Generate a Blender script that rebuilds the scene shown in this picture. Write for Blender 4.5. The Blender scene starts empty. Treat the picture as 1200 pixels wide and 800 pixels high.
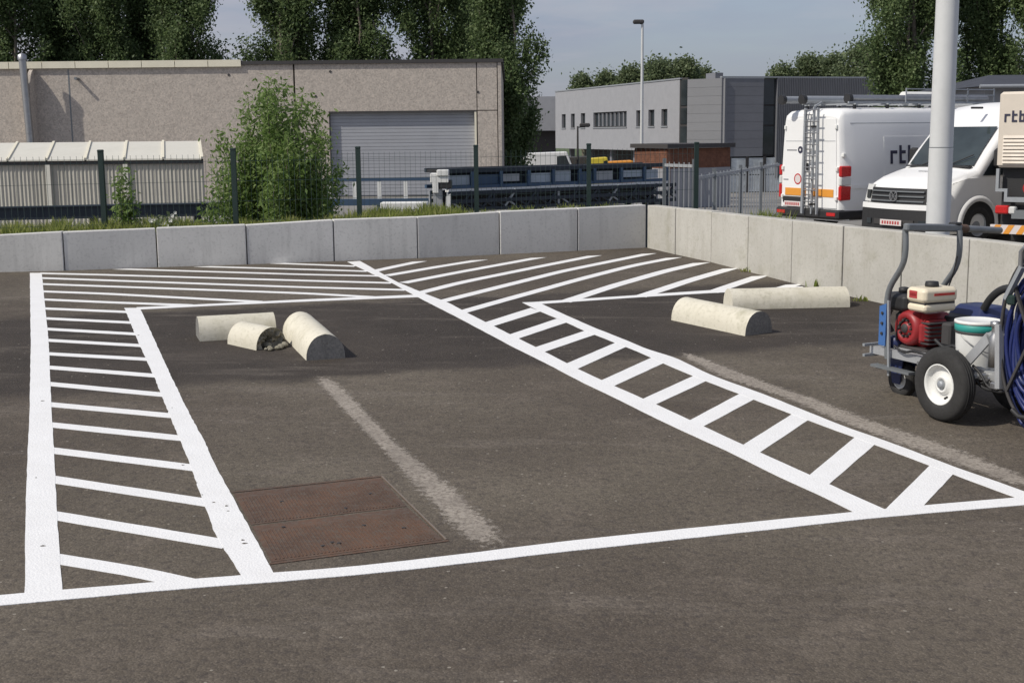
import bpy, math, random
import numpy as np
from mathutils import Vector, Matrix
random.seed(7); rng = np.random.default_rng(7)
S = bpy.context.scene; C = S.collection
R = math.radians

# ------------------------------------------------------------------ camera, sky, sun, exposure
FPX, H = 1500.0, 1.65                       # focal length in px of a 1200 px wide picture, eye height
PITCH, ROLL = math.atan(244 / FPX), 0.01
fwd = Vector((0, math.cos(PITCH), -math.sin(PITCH))); up0 = Vector((0, math.sin(PITCH), math.cos(PITCH))); r0 = Vector((1, 0, 0))
cr, sr = math.cos(ROLL), math.sin(ROLL)
right = r0 * cr - up0 * sr; up = up0 * cr + r0 * sr
EYE = Vector((0, 0, H))
cd = bpy.data.cameras.new('camera'); cam = bpy.data.objects.new('camera', cd); C.objects.link(cam); S.camera = cam
cam.matrix_world = Matrix(((right.x, up.x, -fwd.x, 0), (right.y, up.y, -fwd.y, 0), (right.z, up.z, -fwd.z, H), (0, 0, 0, 1)))
cd.sensor_width = 36; cd.lens = 36 * FPX / 1200; cd.clip_start = 0.05; cd.clip_end = 3000

SUN = Vector((-0.64, -0.30, 0.71)).normalized()      # towards the sun: high on the left, a little behind the camera
W = bpy.data.worlds.new('World'); S.world = W; W.use_nodes = True
nt = W.node_tree; nt.nodes.clear()
sky = nt.nodes.new('ShaderNodeTexSky'); sky.sky_type = 'NISHITA'; sky.sun_disc = False
sky.sun_elevation = math.asin(SUN.z); sky.sun_rotation = math.atan2(SUN.x, SUN.y)
sky.air_density = 1.0; sky.dust_density = 2.0; sky.ozone_density = 2.0
tc = nt.nodes.new('ShaderNodeTexCoord')
mp = nt.nodes.new('ShaderNodeMapping'); mp.inputs['Scale'].default_value = (1.0, 1.0, 5.0)
nz = nt.nodes.new('ShaderNodeTexNoise'); nz.inputs['Scale'].default_value = 3.6; nz.inputs['Detail'].default_value = 7; nz.inputs['Roughness'].default_value = .55
rp = nt.nodes.new('ShaderNodeValToRGB'); rp.color_ramp.elements[0].position = .40; rp.color_ramp.elements[1].position = .74
rp.color_ramp.elements[0].color = (.5, .5, .5, 1); rp.color_ramp.elements[1].color = (.9, .9, .9, 1)
mx = nt.nodes.new('ShaderNodeMixRGB'); mx.inputs['Color2'].default_value = (2.3, 2.5, 3.3, 1)
bg = nt.nodes.new('ShaderNodeBackground'); bg.inputs['Strength'].default_value = 0.135
wo = nt.nodes.new('ShaderNodeOutputWorld')
L = nt.links.new
L(tc.outputs['Generated'], mp.inputs['Vector']); L(mp.outputs['Vector'], nz.inputs['Vector']); L(nz.outputs['Fac'], rp.inputs['Fac'])
L(rp.outputs['Color'], mx.inputs['Fac']); L(sky.outputs['Color'], mx.inputs['Color1']); nz2 = nt.nodes.new('ShaderNodeTexNoise'); nz2.inputs['Scale'].default_value = 2.3; nz2.inputs['Detail'].default_value = 8; nz2.inputs['Roughness'].default_value = .6; nz2.inputs['Distortion'].default_value = .4
mp2 = nt.nodes.new('ShaderNodeMapping'); mp2.inputs['Scale'].default_value = (1, 1, 6.5); mp2.inputs['Location'].default_value = (.3, .1, .35)
rp2 = nt.nodes.new('ShaderNodeValToRGB'); rp2.color_ramp.elements[0].position = .47; rp2.color_ramp.elements[1].position = .72; rp2.color_ramp.elements[1].color = (.8, .8, .8, 1)
mx2 = nt.nodes.new('ShaderNodeMixRGB'); mx2.inputs['Color2'].default_value = (3.7, 3.55, 3.9, 1)
L(tc.outputs['Generated'], mp2.inputs['Vector']); L(mp2.outputs['Vector'], nz2.inputs['Vector']); L(nz2.outputs['Fac'], rp2.inputs['Fac']); L(rp2.outputs['Color'], mx2.inputs['Fac'])
L(mx.outputs['Color'], mx2.inputs['Color1']); L(mx2.outputs['Color'], bg.inputs['Color']); L(bg.outputs['Background'], wo.inputs['Surface'])
sd = bpy.data.lights.new('sun', 'SUN'); sd.energy = 3.5; sd.angle = R(.6); sd.color = (1, .945, .85)
so = bpy.data.objects.new('sun', sd); C.objects.link(so); so.rotation_euler = SUN.to_track_quat('Z', 'Y').to_euler()
S.view_settings.view_transform = 'Standard'; S.view_settings.look = 'None'; S.view_settings.exposure = 0.0; S.view_settings.gamma = 1

# ------------------------------------------------------------------ helpers
LA, LB = -.01, .03                          # the car park falls gently towards the camera
def lotz(x, y): return LA * x + LB * y
def ray(u, v): return right * ((u - 600) / FPX) - up * ((v - 400) / FPX) + fwd
def at(u, v):                               # point of the car park surface seen at a pixel of the photograph
    d = ray(u, v); t = (-H) / (d.z - LA * d.x - LB * d.y); return EYE + d * t
def atd(u, v, y):                           # point on the sight line at distance y
    d = ray(u, v); return EYE + d * (y / d.y)
def ax(u, y): return atd(u, 160, y).x
def topz(p, v):                             # height of the vertical through p where it crosses row v
    lo, hi = -3, 12
    for _ in range(50):
        m = (lo + hi) / 2; q = Vector((p[0], p[1], m)) - EYE
        if 400 - FPX * q.dot(up) / q.dot(fwd) > v: lo = m
        else: hi = m
    return m

def props(o, label=None, cat=None, group=None, kind=None):
    if label: o['label'] = label
    if cat: o['category'] = cat
    if group: o['group'] = group
    if kind: o['kind'] = kind
    return o
def thing(name, label, cat, loc=(0, 0, 0), rz=0, group=None):
    o = bpy.data.objects.new(name, None); C.objects.link(o); o.location = loc; o.rotation_euler = (0, 0, rz)
    o.empty_display_size = .2
    return props(o, label, cat, group)

class MB:
    def __init__(s): s.v = []; s.f = []; s.sm = []; s.mi = []; s.cur = 0
    def add(s, vs, fs, smooth=False):
        n = len(s.v); s.v += [tuple(p) for p in vs]
        for f in fs: s.f.append(tuple(i + n for i in f)); s.sm.append(smooth); s.mi.append(s.cur)
        return s
    def hexa(s, b, t):                      # four bottom points counter-clockwise, four top points
        return s.add(list(b) + list(t), [(3, 2, 1, 0), (4, 5, 6, 7), (0, 1, 5, 4), (1, 2, 6, 5), (2, 3, 7, 6), (3, 0, 4, 7)])
    def box(s, x0, x1, y0, y1, z0, z1, M=None):
        b = [(x0, y0, z0), (x1, y0, z0), (x1, y1, z0), (x0, y1, z0)]; t = [(x, y, z1) for x, y, _ in b]
        if M: b = [M @ Vector(p) for p in b]; t = [M @ Vector(p) for p in t]
        return s.hexa(b, t)
    def rbox(s, x0, x1, y0, y1, z0, z1, r=.02, M=None):   # chamfered box
        r = min(r, (x1 - x0) * .45, (y1 - y0) * .45, (z1 - z0) * .45)
        def ring(x0, x1, y0, y1, c, z): return [(x0 + c, y0, z), (x1 - c, y0, z), (x1, y0 + c, z), (x1, y1 - c, z), (x1 - c, y1, z), (x0 + c, y1, z), (x0, y1 - c, z), (x0, y0 + c, z)]
        vs = ring(x0 + r, x1 - r, y0 + r, y1 - r, r * .5, z0) + ring(x0, x1, y0, y1, r, z0 + r) + ring(x0, x1, y0, y1, r, z1 - r) + ring(x0 + r, x1 - r, y0 + r, y1 - r, r * .5, z1)
        if M: vs = [M @ Vector(p) for p in vs]
        fs = [tuple(range(7, -1, -1)), tuple(range(24, 32))]
        for k in range(3):
            for i in range(8): j = (i + 1) % 8; fs.append((k * 8 + i, k * 8 + j, k * 8 + 8 + j, k * 8 + 8 + i))
        return s.add(vs, fs)
    def tube(s, pts, r, n=8, closed=False, rs=None, caps=True):
        pts = [Vector(p) for p in pts]; m = len(pts); vs = []; fs = []
        ref = None
        for i, p in enumerate(pts):
            a = pts[(i - 1) % m] if (closed or i > 0) else p; b = pts[(i + 1) % m] if (closed or i < m - 1) else p
            d = (b - a).normalized()
            if ref is None:
                ref = d.cross(Vector((0, 0, 1)))
                if ref.length < .05: ref = d.cross(Vector((1, 0, 0)))
                ref.normalize()
            ref = (ref - d * ref.dot(d)).normalized(); w = d.cross(ref)
            rr = rs[i] if rs else r
            for k in range(n): an = 2 * math.pi * k / n; vs.append(p + (ref * math.cos(an) + w * math.sin(an)) * rr)
        for i in range(m if closed else m - 1):
            for k in range(n): j = (i + 1) % m; l = (k + 1) % n; fs.append((i * n + k, i * n + l, j * n + l, j * n + k))
        s.add(vs, fs, n > 5)
        if caps and not closed: s.add(vs[:n], [tuple(range(n - 1, -1, -1))]); s.add(vs[-n:], [tuple(range(n))])
        return s
    def bar(s, a, b, w, h=None, upv=(0, 0, 1)):     # rectangular bar
        a = Vector(a); b = Vector(b); h = h or w; d = (b - a).normalized(); u = Vector(upv)
        sd_ = d.cross(u)
        if sd_.length < .05: sd_ = d.cross(Vector((1, 0, 0)))
        sd_.normalize(); u = sd_.cross(d); sd_ = sd_ * (w / 2); u = u * (h / 2)
        f4 = lambda p: [p - sd_ - u, p + sd_ - u, p + sd_ + u, p - sd_ + u]
        return s.hexa(f4(a), f4(b))
    def lathe(s, prof, n=24, M=None, smooth=True, a0=0, a1=2 * math.pi):   # prof: (r, z) about z
        vs = []; fs = []; m = len(prof); full = abs(a1 - a0 - 2 * math.pi) < 1e-6; nn = n if full else n + 1
        for i in range(nn):
            a = a0 + (a1 - a0) * i / n
            for r, z in prof: vs.append(Vector((r * math.cos(a), r * math.sin(a), z)))
        if M: vs = [M @ p for p in vs]
        for i in range(n):
            j = (i + 1) % nn
            for k in range(m - 1): fs.append((i * m + k, j * m + k, j * m + k + 1, i * m + k + 1))
        return s.add(vs, fs, smooth)
    def prism(s, poly, d, M=None):          # polygon (x, z) extruded along y 0..d
        n = len(poly); vs = [(x, 0, z) for x, z in poly] + [(x, d, z) for x, z in poly]
        if M: vs = [M @ Vector(p) for p in vs]
        fs = [tuple(range(n)), tuple(range(2 * n - 1, n - 1, -1))] + [(i, i + n, (i + 1) % n + n, (i + 1) % n) for i in range(n)]
        return s.add(vs, fs)
    def build(s, name, mats, parent=None, loc=None, bevel=0, kind=None):
        me = bpy.data.meshes.new(name); me.from_pydata(s.v, [], s.f)
        if not isinstance(mats, (list, tuple)): mats = [mats]
        for m in mats: me.materials.append(m)
        me.polygons.foreach_set('use_smooth', s.sm); me.polygons.foreach_set('material_index', s.mi); me.update()
        o = bpy.data.objects.new(name, me); C.objects.link(o)
        if parent: o.parent = parent
        if loc is not None: o.location = loc
        if bevel:
            b = o.modifiers.new('edge', 'BEVEL'); b.width = bevel; b.segments = 2; b.limit_method = 'ANGLE'
        if kind: o['kind'] = kind
        return o

def leaves(name, pts, size, mat, parent, aspect=.6, upright=.0, kind=None):   # many small leaf faces
    n = len(pts); pts = np.asarray(pts, float)
    nrm = rng.normal(size=(n, 3)); nrm[:, 2] = np.abs(nrm[:, 2]) * .9 + .1; nrm /= np.linalg.norm(nrm, axis=1)[:, None]
    t = rng.normal(size=(n, 3)); t[:, 2] += upright; t -= nrm * (t * nrm).sum(1)[:, None]; t /= np.linalg.norm(t, axis=1)[:, None] + 1e-9
    b = np.cross(nrm, t); sz = size * rng.uniform(.6, 1.35, n)[:, None]
    v = np.stack([pts - t * sz, pts + b * sz * aspect, pts + t * sz, pts - b * sz * aspect], 1).reshape(-1, 3)
    me = bpy.data.meshes.new(name); me.vertices.add(4 * n); me.vertices.foreach_set('co', v.ravel().astype(np.float32))
    me.loops.add(4 * n); me.loops.foreach_set('vertex_index', np.arange(4 * n, dtype=np.int32))
    me.polygons.add(n); me.polygons.foreach_set('loop_start', np.arange(0, 4 * n, 4, dtype=np.int32))
    me.update(calc_edges=True); me.materials.append(mat)
    o = bpy.data.objects.new(name, me); C.objects.link(o); o.parent = parent
    if kind: o['kind'] = kind
    return o

# ------------------------------------------------------------------ materials
def nodes(name):
    m = bpy.data.materials.new(name); m.use_nodes = True; t = m.node_tree; b = t.nodes['Principled BSDF']; return m, t, b
def noise(t, scale, detail=4, rough=.55, vec=None, dist=0):
    n = t.nodes.new('ShaderNodeTexNoise'); n.inputs['Scale'].default_value = scale; n.inputs['Detail'].default_value = detail; n.inputs['Roughness'].default_value = rough; n.inputs['Distortion'].default_value = dist
    if vec: t.links.new(vec, n.inputs['Vector'])
    return n.outputs['Fac']
def ramp(t, fac, stops):
    r = t.nodes.new('ShaderNodeValToRGB'); el = r.color_ramp.elements
    while len(el) < len(stops): el.new(.5)
    for e, (p, c) in zip(el, stops): e.position = p; e.color = (*(c if isinstance(c, tuple) else (c,) * 3), 1)
    t.links.new(fac, r.inputs['Fac']); return r.outputs['Color']
def mix(t, fac, a, b, mode='MIX'):
    n = t.nodes.new('ShaderNodeMixRGB'); n.blend_type = mode
    for k, v in (('Fac', fac), ('Color1', a), ('Color2', b)):
        if isinstance(v, (int, float)): n.inputs[k].default_value = v
        elif isinstance(v, tuple): n.inputs[k].default_value = (*v, 1)
        else: t.links.new(v, n.inputs[k])
    return n.outputs['Color']
def math_(t, op, a, b=0.0, c=None):
    n = t.nodes.new('ShaderNodeMath'); n.operation = op
    for i, v in enumerate((a, b) if c is None else (a, b, c)):
        if isinstance(v, (int, float)): n.inputs[i].default_value = v
        else: t.links.new(v, n.inputs[i])
    return n.outputs[0]
def pos(t, scale=None):
    g = t.nodes.new('ShaderNodeNewGeometry'); o = g.outputs['Position']
    if scale:
        m = t.nodes.new('ShaderNodeMapping'); m.inputs['Scale'].default_value = scale; t.links.new(o, m.inputs['Vector']); o = m.outputs['Vector']
    return o
def objc(t, scale=None):
    g = t.nodes.new('ShaderNodeTexCoord'); o = g.outputs['Object']
    if scale:
        m = t.nodes.new('ShaderNodeMapping'); m.inputs['Scale'].default_value = scale; t.links.new(o, m.inputs['Vector']); o = m.outputs['Vector']
    return o
def bump(t, b, hgt, strength=.3, dist=.01):
    n = t.nodes.new('ShaderNodeBump'); n.inputs['Strength'].default_value = strength; n.inputs['Distance'].default_value = dist
    t.links.new(hgt, n.inputs['Height']); t.links.new(n.outputs['Normal'], b.inputs['Normal'])
def orand(t): return t.nodes.new('ShaderNodeObjectInfo').outputs['Random']

def paint(name, col, rough=.4, metal=0, dirt=.15, scale=12, spec=.5, vary=0):
    m, t, b = nodes(name); f = noise(t, scale, 5, .6, objc(t)); f2 = noise(t, scale * 7, 3, .6, objc(t))
    c = mix(t, ramp(t, f, [(.35, 0.), (.75, dirt)]), col, tuple(x * .45 for x in col))
    c = mix(t, ramp(t, f2, [(.5, 0.), (.9, dirt)]), c, tuple(x * .6 + .05 for x in col))
    if vary: c = mix(t, math_(t, 'MULTIPLY', orand(t), vary), c, tuple(x * .6 for x in col))
    t.links.new(c, b.inputs['Base Color']); b.inputs['Roughness'].default_value = rough; b.inputs['Metallic'].default_value = metal
    b.inputs['Specular IOR Level'].default_value = spec
    t.links.new(ramp(t, f, [(.3, rough), (.8, min(1, rough + .2))]), b.inputs['Roughness'])
    return m

def mat_asphalt():
    m, t, b = nodes('asphalt'); p = pos(t)
    sx = t.nodes.new('ShaderNodeSeparateXYZ'); t.links.new(p, sx.inputs[0]); X, Y = sx.outputs[0], sx.outputs[1]
    T = math_(t, 'SUBTRACT', Y, math_(t, 'MULTIPLY', X, .3))
    wob = math_(t, 'MULTIPLY', math_(t, 'SUBTRACT', noise(t, 2.2, 5, .6, p), .5), .55)
    Tw = math_(t, 'ADD', T, wob)
    lo = t.nodes.new('ShaderNodeMapRange'); lo.interpolation_type = 'SMOOTHSTEP'; t.links.new(Tw, lo.inputs[0]); lo.inputs[1].default_value = 7.62; lo.inputs[2].default_value = 7.9
    hi = t.nodes.new('ShaderNodeMapRange'); hi.interpolation_type = 'SMOOTHSTEP'; t.links.new(Tw, hi.inputs[0]); hi.inputs[1].default_value = 10.45; hi.inputs[2].default_value = 10.75
    left = t.nodes.new('ShaderNodeMapRange'); t.links.new(X, left.inputs[0]); left.inputs[1].default_value = -3.2; left.inputs[2].default_value = -3.8
    band = math_(t, 'SUBTRACT', lo.outputs[0], math_(t, 'MULTIPLY', hi.outputs[0], .9))
    band = math_(t, 'MULTIPLY', band, math_(t, 'ADD', .72, math_(t, 'MULTIPLY', noise(t, 1.3, 4, .6, p), .6)))
    old = mix(t, ramp(t, noise(t, .9, 6, .62, p), [(.3, 0.), (.7, 1.)]), (.095, .08, .061), (.146, .125, .097))
    old = mix(t, ramp(t, noise(t, .42, 3, .5, p), [(.4, 0.), (.62, .75)]), old, (.066, .053, .042))
    new = mix(t, ramp(t, noise(t, 1.6, 6, .6, p), [(.3, 0.), (.7, 1.)]), (.029, .024, .02), (.055, .0455, .038))
    fg = t.nodes.new('ShaderNodeMapRange'); t.links.new(math_(t, 'SUBTRACT', Tw, math_(t, 'MULTIPLY', X, -.06)), fg.inputs[0]); fg.inputs[1].default_value = 4.2; fg.inputs[2].default_value = 5.2; fg.inputs[3].default_value = 1; fg.inputs[4].default_value = 0
    old = mix(t, math_(t, 'MULTIPLY', fg.outputs[0], .2), old, (.07, .056, .046))
    old = mix(t, ramp(t, noise(t, 3.4, 6, .7, p), [(.52, 0.), (.72, .6)]), old, (.16, .134, .108))
    c = mix(t, band, old, new)
    # pale scuffs drawn out along the bay ends
    st = t.nodes.new('ShaderNodeMapping'); st.inputs['Rotation'].default_value = (0, 0, R(-16)); st.inputs['Scale'].default_value = (.55, 3.2, 1); t.links.new(p, st.inputs['Vector'])
    c = mix(t, ramp(t, noise(t, 1.5, 6, .68, st.outputs['Vector']), [(.55, 0.), (.76, .6)]), c, (.18, .155, .13))
    c = mix(t, ramp(t, noise(t, 5.0, 6, .7, p), [(.58, 0.), (.8, .45)]), c, (.075, .062, .052))
    # aggregate
    vo = t.nodes.new('ShaderNodeTexVoronoi'); vo.inputs['Scale'].default_value = 110; t.links.new(p, vo.inputs['Vector'])
    sp = ramp(t, vo.outputs['Color'], [(.0, .76), (.6, 1.02), (1., 1.45)])
    c = mix(t, .8, c, sp, 'MULTIPLY')
    g = noise(t, 190, 2, .6, p)
    c = mix(t, ramp(t, g, [(.56, 0.), (.72, .5)]), c, (.26, .23, .19))
    c = mix(t, ramp(t, noise(t, 33, 4, .7, p), [(.35, .55), (.5, 0.)]), c, (.05, .043, .04))
    v2_ = t.nodes.new('ShaderNodeTexVoronoi'); v2_.inputs['Scale'].default_value = 26; t.links.new(p, v2_.inputs['Vector'])
    sx2 = t.nodes.new('ShaderNodeSeparateXYZ'); t.links.new(v2_.outputs['Color'], sx2.inputs[0])
    stone = math_(t, 'MULTIPLY', math_(t, 'GREATER_THAN', sx2.outputs[0], .93), math_(t, 'LESS_THAN', v2_.outputs['Distance'], .16))
    c = mix(t, math_(t, 'MULTIPLY', stone, .6), c, (.34, .31, .26))
    t.links.new(c, b.inputs['Base Color']); b.inputs['Roughness'].default_value = .92; b.inputs['Specular IOR Level'].default_value = .25
    hh = math_(t, 'ADD', math_(t, 'MULTIPLY', vo.outputs['Distance'], -1.0), math_(t, 'MULTIPLY', noise(t, 45, 4, .6, p), 1.2))
    bump(t, b, hh, .4, .005)
    return m
def mat_linepaint():
    m, t, b = nodes('road_paint'); p = pos(t)
    c = mix(t, ramp(t, noise(t, 6, 6, .65, p), [(.35, 0.), (.75, .35)]), (.82, .82, .81), (.66, .65, .63))
    w = ramp(t, noise(t, 95, 3, .7, p), [(.715, 0.), (.76, 1.)])
    big = ramp(t, noise(t, 2.0, 3, .6, p), [(.5, .0), (.68, 1.)])
    c = mix(t, math_(t, 'MULTIPLY', w, big), c, (.13, .11, .1))
    c = mix(t, ramp(t, noise(t, 14, 5, .7, p), [(.64, 0.), (.74, .22)]), c, (.4, .37, .33))
    t.links.new(c, b.inputs['Base Color']); b.inputs['Roughness'].default_value = .6; b.inputs['Specular IOR Level'].default_value = .35
    vo = t.nodes.new('ShaderNodeTexVoronoi'); vo.inputs['Scale'].default_value = 110; t.links.new(p, vo.inputs['Vector'])
    bump(t, b, math_(t, 'ADD', math_(t, 'MULTIPLY', vo.outputs['Distance'], -1.0), noise(t, 45, 3, .6, p)), .3, .004)
    return m
def mat_worn():
    m, t, b = nodes('worn_paint'); p = pos(t)
    n = noise(t, 55, 5, .75, p)
    c = mix(t, ramp(t, n, [(.36, 0.), (.56, 1.)]), (.16, .135, .112), (.36, .32, .27))
    c = mix(t, ramp(t, noise(t, 5, 4, .6, p), [(.3, .5), (.55, 0.)]), c, (.15, .128, .108))
    t.links.new(c, b.inputs['Base Color']); b.inputs['Roughness'].default_value = .95
    bump(t, b, n, .5, .006)
    at_ = t.nodes.new('ShaderNodeAttribute'); at_.attribute_name = 'edge'
    k = math_(t, 'ADD', math_(t, 'MULTIPLY', at_.outputs['Fac'], 1.15), math_(t, 'MULTIPLY', math_(t, 'SUBTRACT', noise(t, 30, 7, .78, p), .5), 2.6))
    k = ramp(t, k, [(.18, 0.), (.58, .92)])
    tr = t.nodes.new('ShaderNodeBsdfTransparent'); ms = t.nodes.new('ShaderNodeMixShader')
    t.links.new(k, ms.inputs[0]); t.links.new(tr.outputs[0], ms.inputs[1]); t.links.new(b.outputs[0], ms.inputs[2]); t.links.new(ms.outputs[0], t.nodes['Material Output'].inputs['Surface'])
    return m
def mat_concrete(name, a, bcol, stain=(.2, .19, .17), agg=0, vary=.25, streak=.5, moss=0):
    m, t, b = nodes(name); p = pos(t)
    c = mix(t, ramp(t, noise(t, 2.2, 6, .6, p), [(.3, 0.), (.72, 1.)]), a, bcol)
    c = mix(t, ramp(t, noise(t, 1.0, 5, .65, pos(t, (9, 9, .9))), [(.52, 0.), (.74, streak)]), c, stain)
    c = mix(t, ramp(t, noise(t, 42, 4, .65, p), [(.3, .35), (.48, 0.)]), c, tuple(x * .7 for x in stain))
    if agg:
        vo = t.nodes.new('ShaderNodeTexVoronoi'); vo.inputs['Scale'].default_value = agg; t.links.new(p, vo.inputs['Vector'])
        c = mix(t, .85, c, ramp(t, vo.outputs['Color'], [(0., (.7, .67, .66)), (.5, (1., .98, .97)), (1., (1.25, 1.2, 1.16))]), 'MULTIPLY')
        c = mix(t, ramp(t, noise(t, agg * .22, 5, .7, p), [(.36, .4), (.5, 0.)]), c, tuple(x * .7 for x in a))
    if moss: c = mix(t, ramp(t, noise(t, 3.2, 5, .65, p), [(.56, 0.), (.72, moss)]), c, (.2, .19, .09))
    if vary: c = mix(t, math_(t, 'MULTIPLY', orand(t), vary), c, tuple(x * .68 for x in a))
    t.links.new(c, b.inputs['Base Color']); b.inputs['Roughness'].default_value = .88; b.inputs['Specular IOR Level'].default_value = .25
    bump(t, b, noise(t, 70, 5, .65, p), .25, .006)
    return m
def mat_leaf(name, a, bcol, ccol, trans=.25):
    m, t, b = nodes(name); g = t.nodes.new('ShaderNodeNewGeometry')
    c = ramp(t, g.outputs['Random Per Island'], [(0., a), (.55, bcol), (1., ccol)])
    c = mix(t, ramp(t, noise(t, .8, 3, .6, pos(t)), [(.35, .0), (.7, .55)]), c, a)
    t.links.new(c, b.inputs['Base Color']); b.inputs['Roughness'].default_value = .55; b.inputs['Specular IOR Level'].default_value = .25
    tr = t.nodes.new('ShaderNodeBsdfTranslucent'); t.links.new(c, tr.inputs['Color'])
    ms = t.nodes.new('ShaderNodeMixShader'); ms.inputs[0].default_value = trans; t.links.new(b.outputs[0], ms.inputs[1]); t.links.new(tr.outputs[0], ms.inputs[2])
    t.links.new(ms.outputs[0], t.nodes['Material Output'].inputs['Surface']); return m
def mat_glass(name, col=(.02, .026, .03), rough=.06):
    m, t, b = nodes(name); c = mix(t, ramp(t, noise(t, 1.5, 3, .6, pos(t)), [(.3, 0.), (.7, 1.)]), col, tuple(x * 1.7 for x in col))
    t.links.new(c, b.inputs['Base Color']); b.inputs['Roughness'].default_value = rough; b.inputs['Specular IOR Level'].default_value = .6; return m
def mat_rust():
    m, t, b = nodes('rusty_iron'); p = pos(t)
    c = ramp(t, noise(t, 4, 7, .7, p), [(.25, (.062, .041, .029)), (.5, (.112, .066, .043)), (.75, (.165, .088, .052))])
    c = mix(t, ramp(t, noise(t, 38, 4, .7, p), [(.46, 0.), (.66, .7)]), c, (.12, .1, .08))
    t.links.new(c, b.inputs['Base Color']); b.inputs['Roughness'].default_value = .72; b.inputs['Metallic'].default_value = .15
    bump(t, b, noise(t, 60, 4, .6, p), .5, .005); return m

M = {}
M['asphalt'] = mat_asphalt(); M['line'] = mat_linepaint(); M['worn'] = mat_worn(); M['rust'] = mat_rust()
M['wall_a'] = mat_concrete('grey_cast_concrete', (.58, .575, .55), (.67, .66, .635), (.36, .355, .34), streak=.5)
M['wall_b'] = mat_concrete('pale_cast_concrete', (.45, .435, .39), (.55, .535, .49), (.33, .305, .25), vary=.2, moss=.35, streak=.42)
M['curb'] = mat_concrete('curb_concrete', (.6, .565, .46), (.7, .665, .56), (.42, .39, .28), vary=.15, streak=.5, moss=.5)
M['curb_end'] = mat_concrete('shaded_dark_concrete', (.2, .2, .19), (.27, .265, .25), (.14, .14, .13), agg=90)  # shade of the stop ends painted in as darker concrete; also the dark joint core
M['rubble'] = mat_concrete('broken_concrete', (.22, .21, .165), (.36, .34, .28), (.1, .105, .06), agg=45, moss=.5)
M['agg'] = mat_concrete('exposed_aggregate', (.46, .418, .37), (.51, .465, .412), (.405, .37, .33), agg=22, vary=.06, streak=.25)
M['cream'] = paint('cream_sheet', (.78, .73, .58), .5, 0, .2, 3)
M['cream_roof'] = paint('cream_roof_sheet', (.66, .64, .56), .5, 0, .2, 1.5, vary=.2)
M['dark_trim'] = paint('dark_trim', (.045, .042, .042), .6)
M['shutter'] = paint('grey_shutter', (.365, .375, .4), .45, .05, .2, 1.5, vary=.1)
M['steel'] = paint('brushed_steel', (.42, .42, .42), .35, .9, .3, 6)
M['galv'] = paint('galvanised_steel', (.36, .38, .4), .5, .4, .25, 8)
M['sheet'] = paint('dull_translucent_sheet', (.47, .45, .39), .6, 0, .35, 2.5, vary=.45)
M['green'] = paint('dark_green_steel', (.01, .028, .024), .5)
M['wire'] = paint('green_wire', (.04, .07, .065), .55)
M['blue'] = paint('blue_steel', (.045, .09, .16), .5, 0, .35, 5, vary=.3)
M['pale_blue'] = paint('pale_blue_panel', (.38, .44, .5), .5, 0, .4, 4, vary=.35)
M['dark_blue'] = paint('dark_blue_steel', (.016, .026, .04), .5, 0, .3, 5)
M['navy'] = paint('navy_paint', (.02, .03, .1), .35)
M['hose'] = paint('blue_hose', (.012, .022, .12), .4)
M['white'] = paint('white_vehicle_paint', (.8, .8, .79), .28, 0, .06, 2)
M['white2'] = paint('white_enamel', (.76, .76, .73), .45, 0, .2, 10)
M['pole'] = paint('white_pole_paint', (.62, .63, .625), .45, 0, .2, 2.5)
M['black'] = paint('black_plastic', (.022, .022, .023), .5, 0, .25, 12)
M['rubber'] = paint('tyre_rubber', (.03, .029, .028), .8, 0, .5, 16)
M['glass'] = mat_glass('tinted_glass'); M['glass2'] = mat_glass('pale_reflection_glass', (.42, .45, .46), .15); M['wind'] = mat_glass('windscreen_glass', (.028, .036, .038), .05)  # glass2: bright reflection of the ground floor panes put into the base colour
M['red_lamp'] = paint('red_lamp', (.5, .02, .02), .2, 0, .05); M['clear_lamp'] = paint('clear_lamp', (.62, .62, .6), .15, 0, .05)
M['orange'] = paint('orange_reflector', (.72, .3, .04), .4, 0, .1); M['plate'] = paint('plate_white', (.66, .6, .58), .45, 0, .05)
M['platered'] = paint('plate_red', (.42, .05, .05), .5); M['ink'] = paint('dark_blue_lettering', (.03, .03, .06), .5)
M['beige'] = paint('beige_box_paint', (.66, .59, .5), .5, 0, .12, 4)
M['fork'] = paint('grey_frame_paint', (.2, .215, .225), .4, .3, .3, 14); M['fork2'] = paint('light_grey_frame', (.42, .43, .44), .42, .3, .3, 14)
M['red'] = paint('red_engine', (.3, .022, .025), .35, 0, .3, 20); M['tank'] = paint('cream_tank', (.74, .66, .5), .35, 0, .08, 12)
M['bluepl'] = paint('bright_blue_plate', (.05, .14, .36), .4); M['teal'] = paint('teal_band', (.03, .3, .26), .4)
M['office'] = mat_concrete('pale_render', (.3, .305, .325), (.34, .345, .365), (.27, .28, .29), vary=.04, streak=.3)
M['clad_mid'] = paint('mid_grey_cladding', (.235, .24, .255), .5, .1, .15, 1, vary=.18); M['clad_dark'] = paint('dark_grey_cladding', (.21, .215, .235), .5, .1, .15, 1, vary=.2)
M['clad_rib'] = paint('ribbed_cladding', (.185, .19, .205), .5, .1, .15, 1, vary=.12)
M['brick'] = mat_concrete('brown_brick', (.19, .09, .06), (.25, .12, .078), (.1, .06, .045), agg=9, vary=.3)
M['slate'] = paint('dark_slate', (.055, .06, .075), .6, 0, .3, 1, vary=.3)
M['yellow'] = paint('yellow_paint', (.65, .52, .05), .4)
M['bark'] = mat_concrete('bark', (.14, .12, .095), (.24, .21, .17), (.08, .07, .055), vary=.1)
M['poplar'] = mat_leaf('poplar_leaf', (.09, .135, .055), (.14, .2, .08), (.24, .3, .135), .45)
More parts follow.
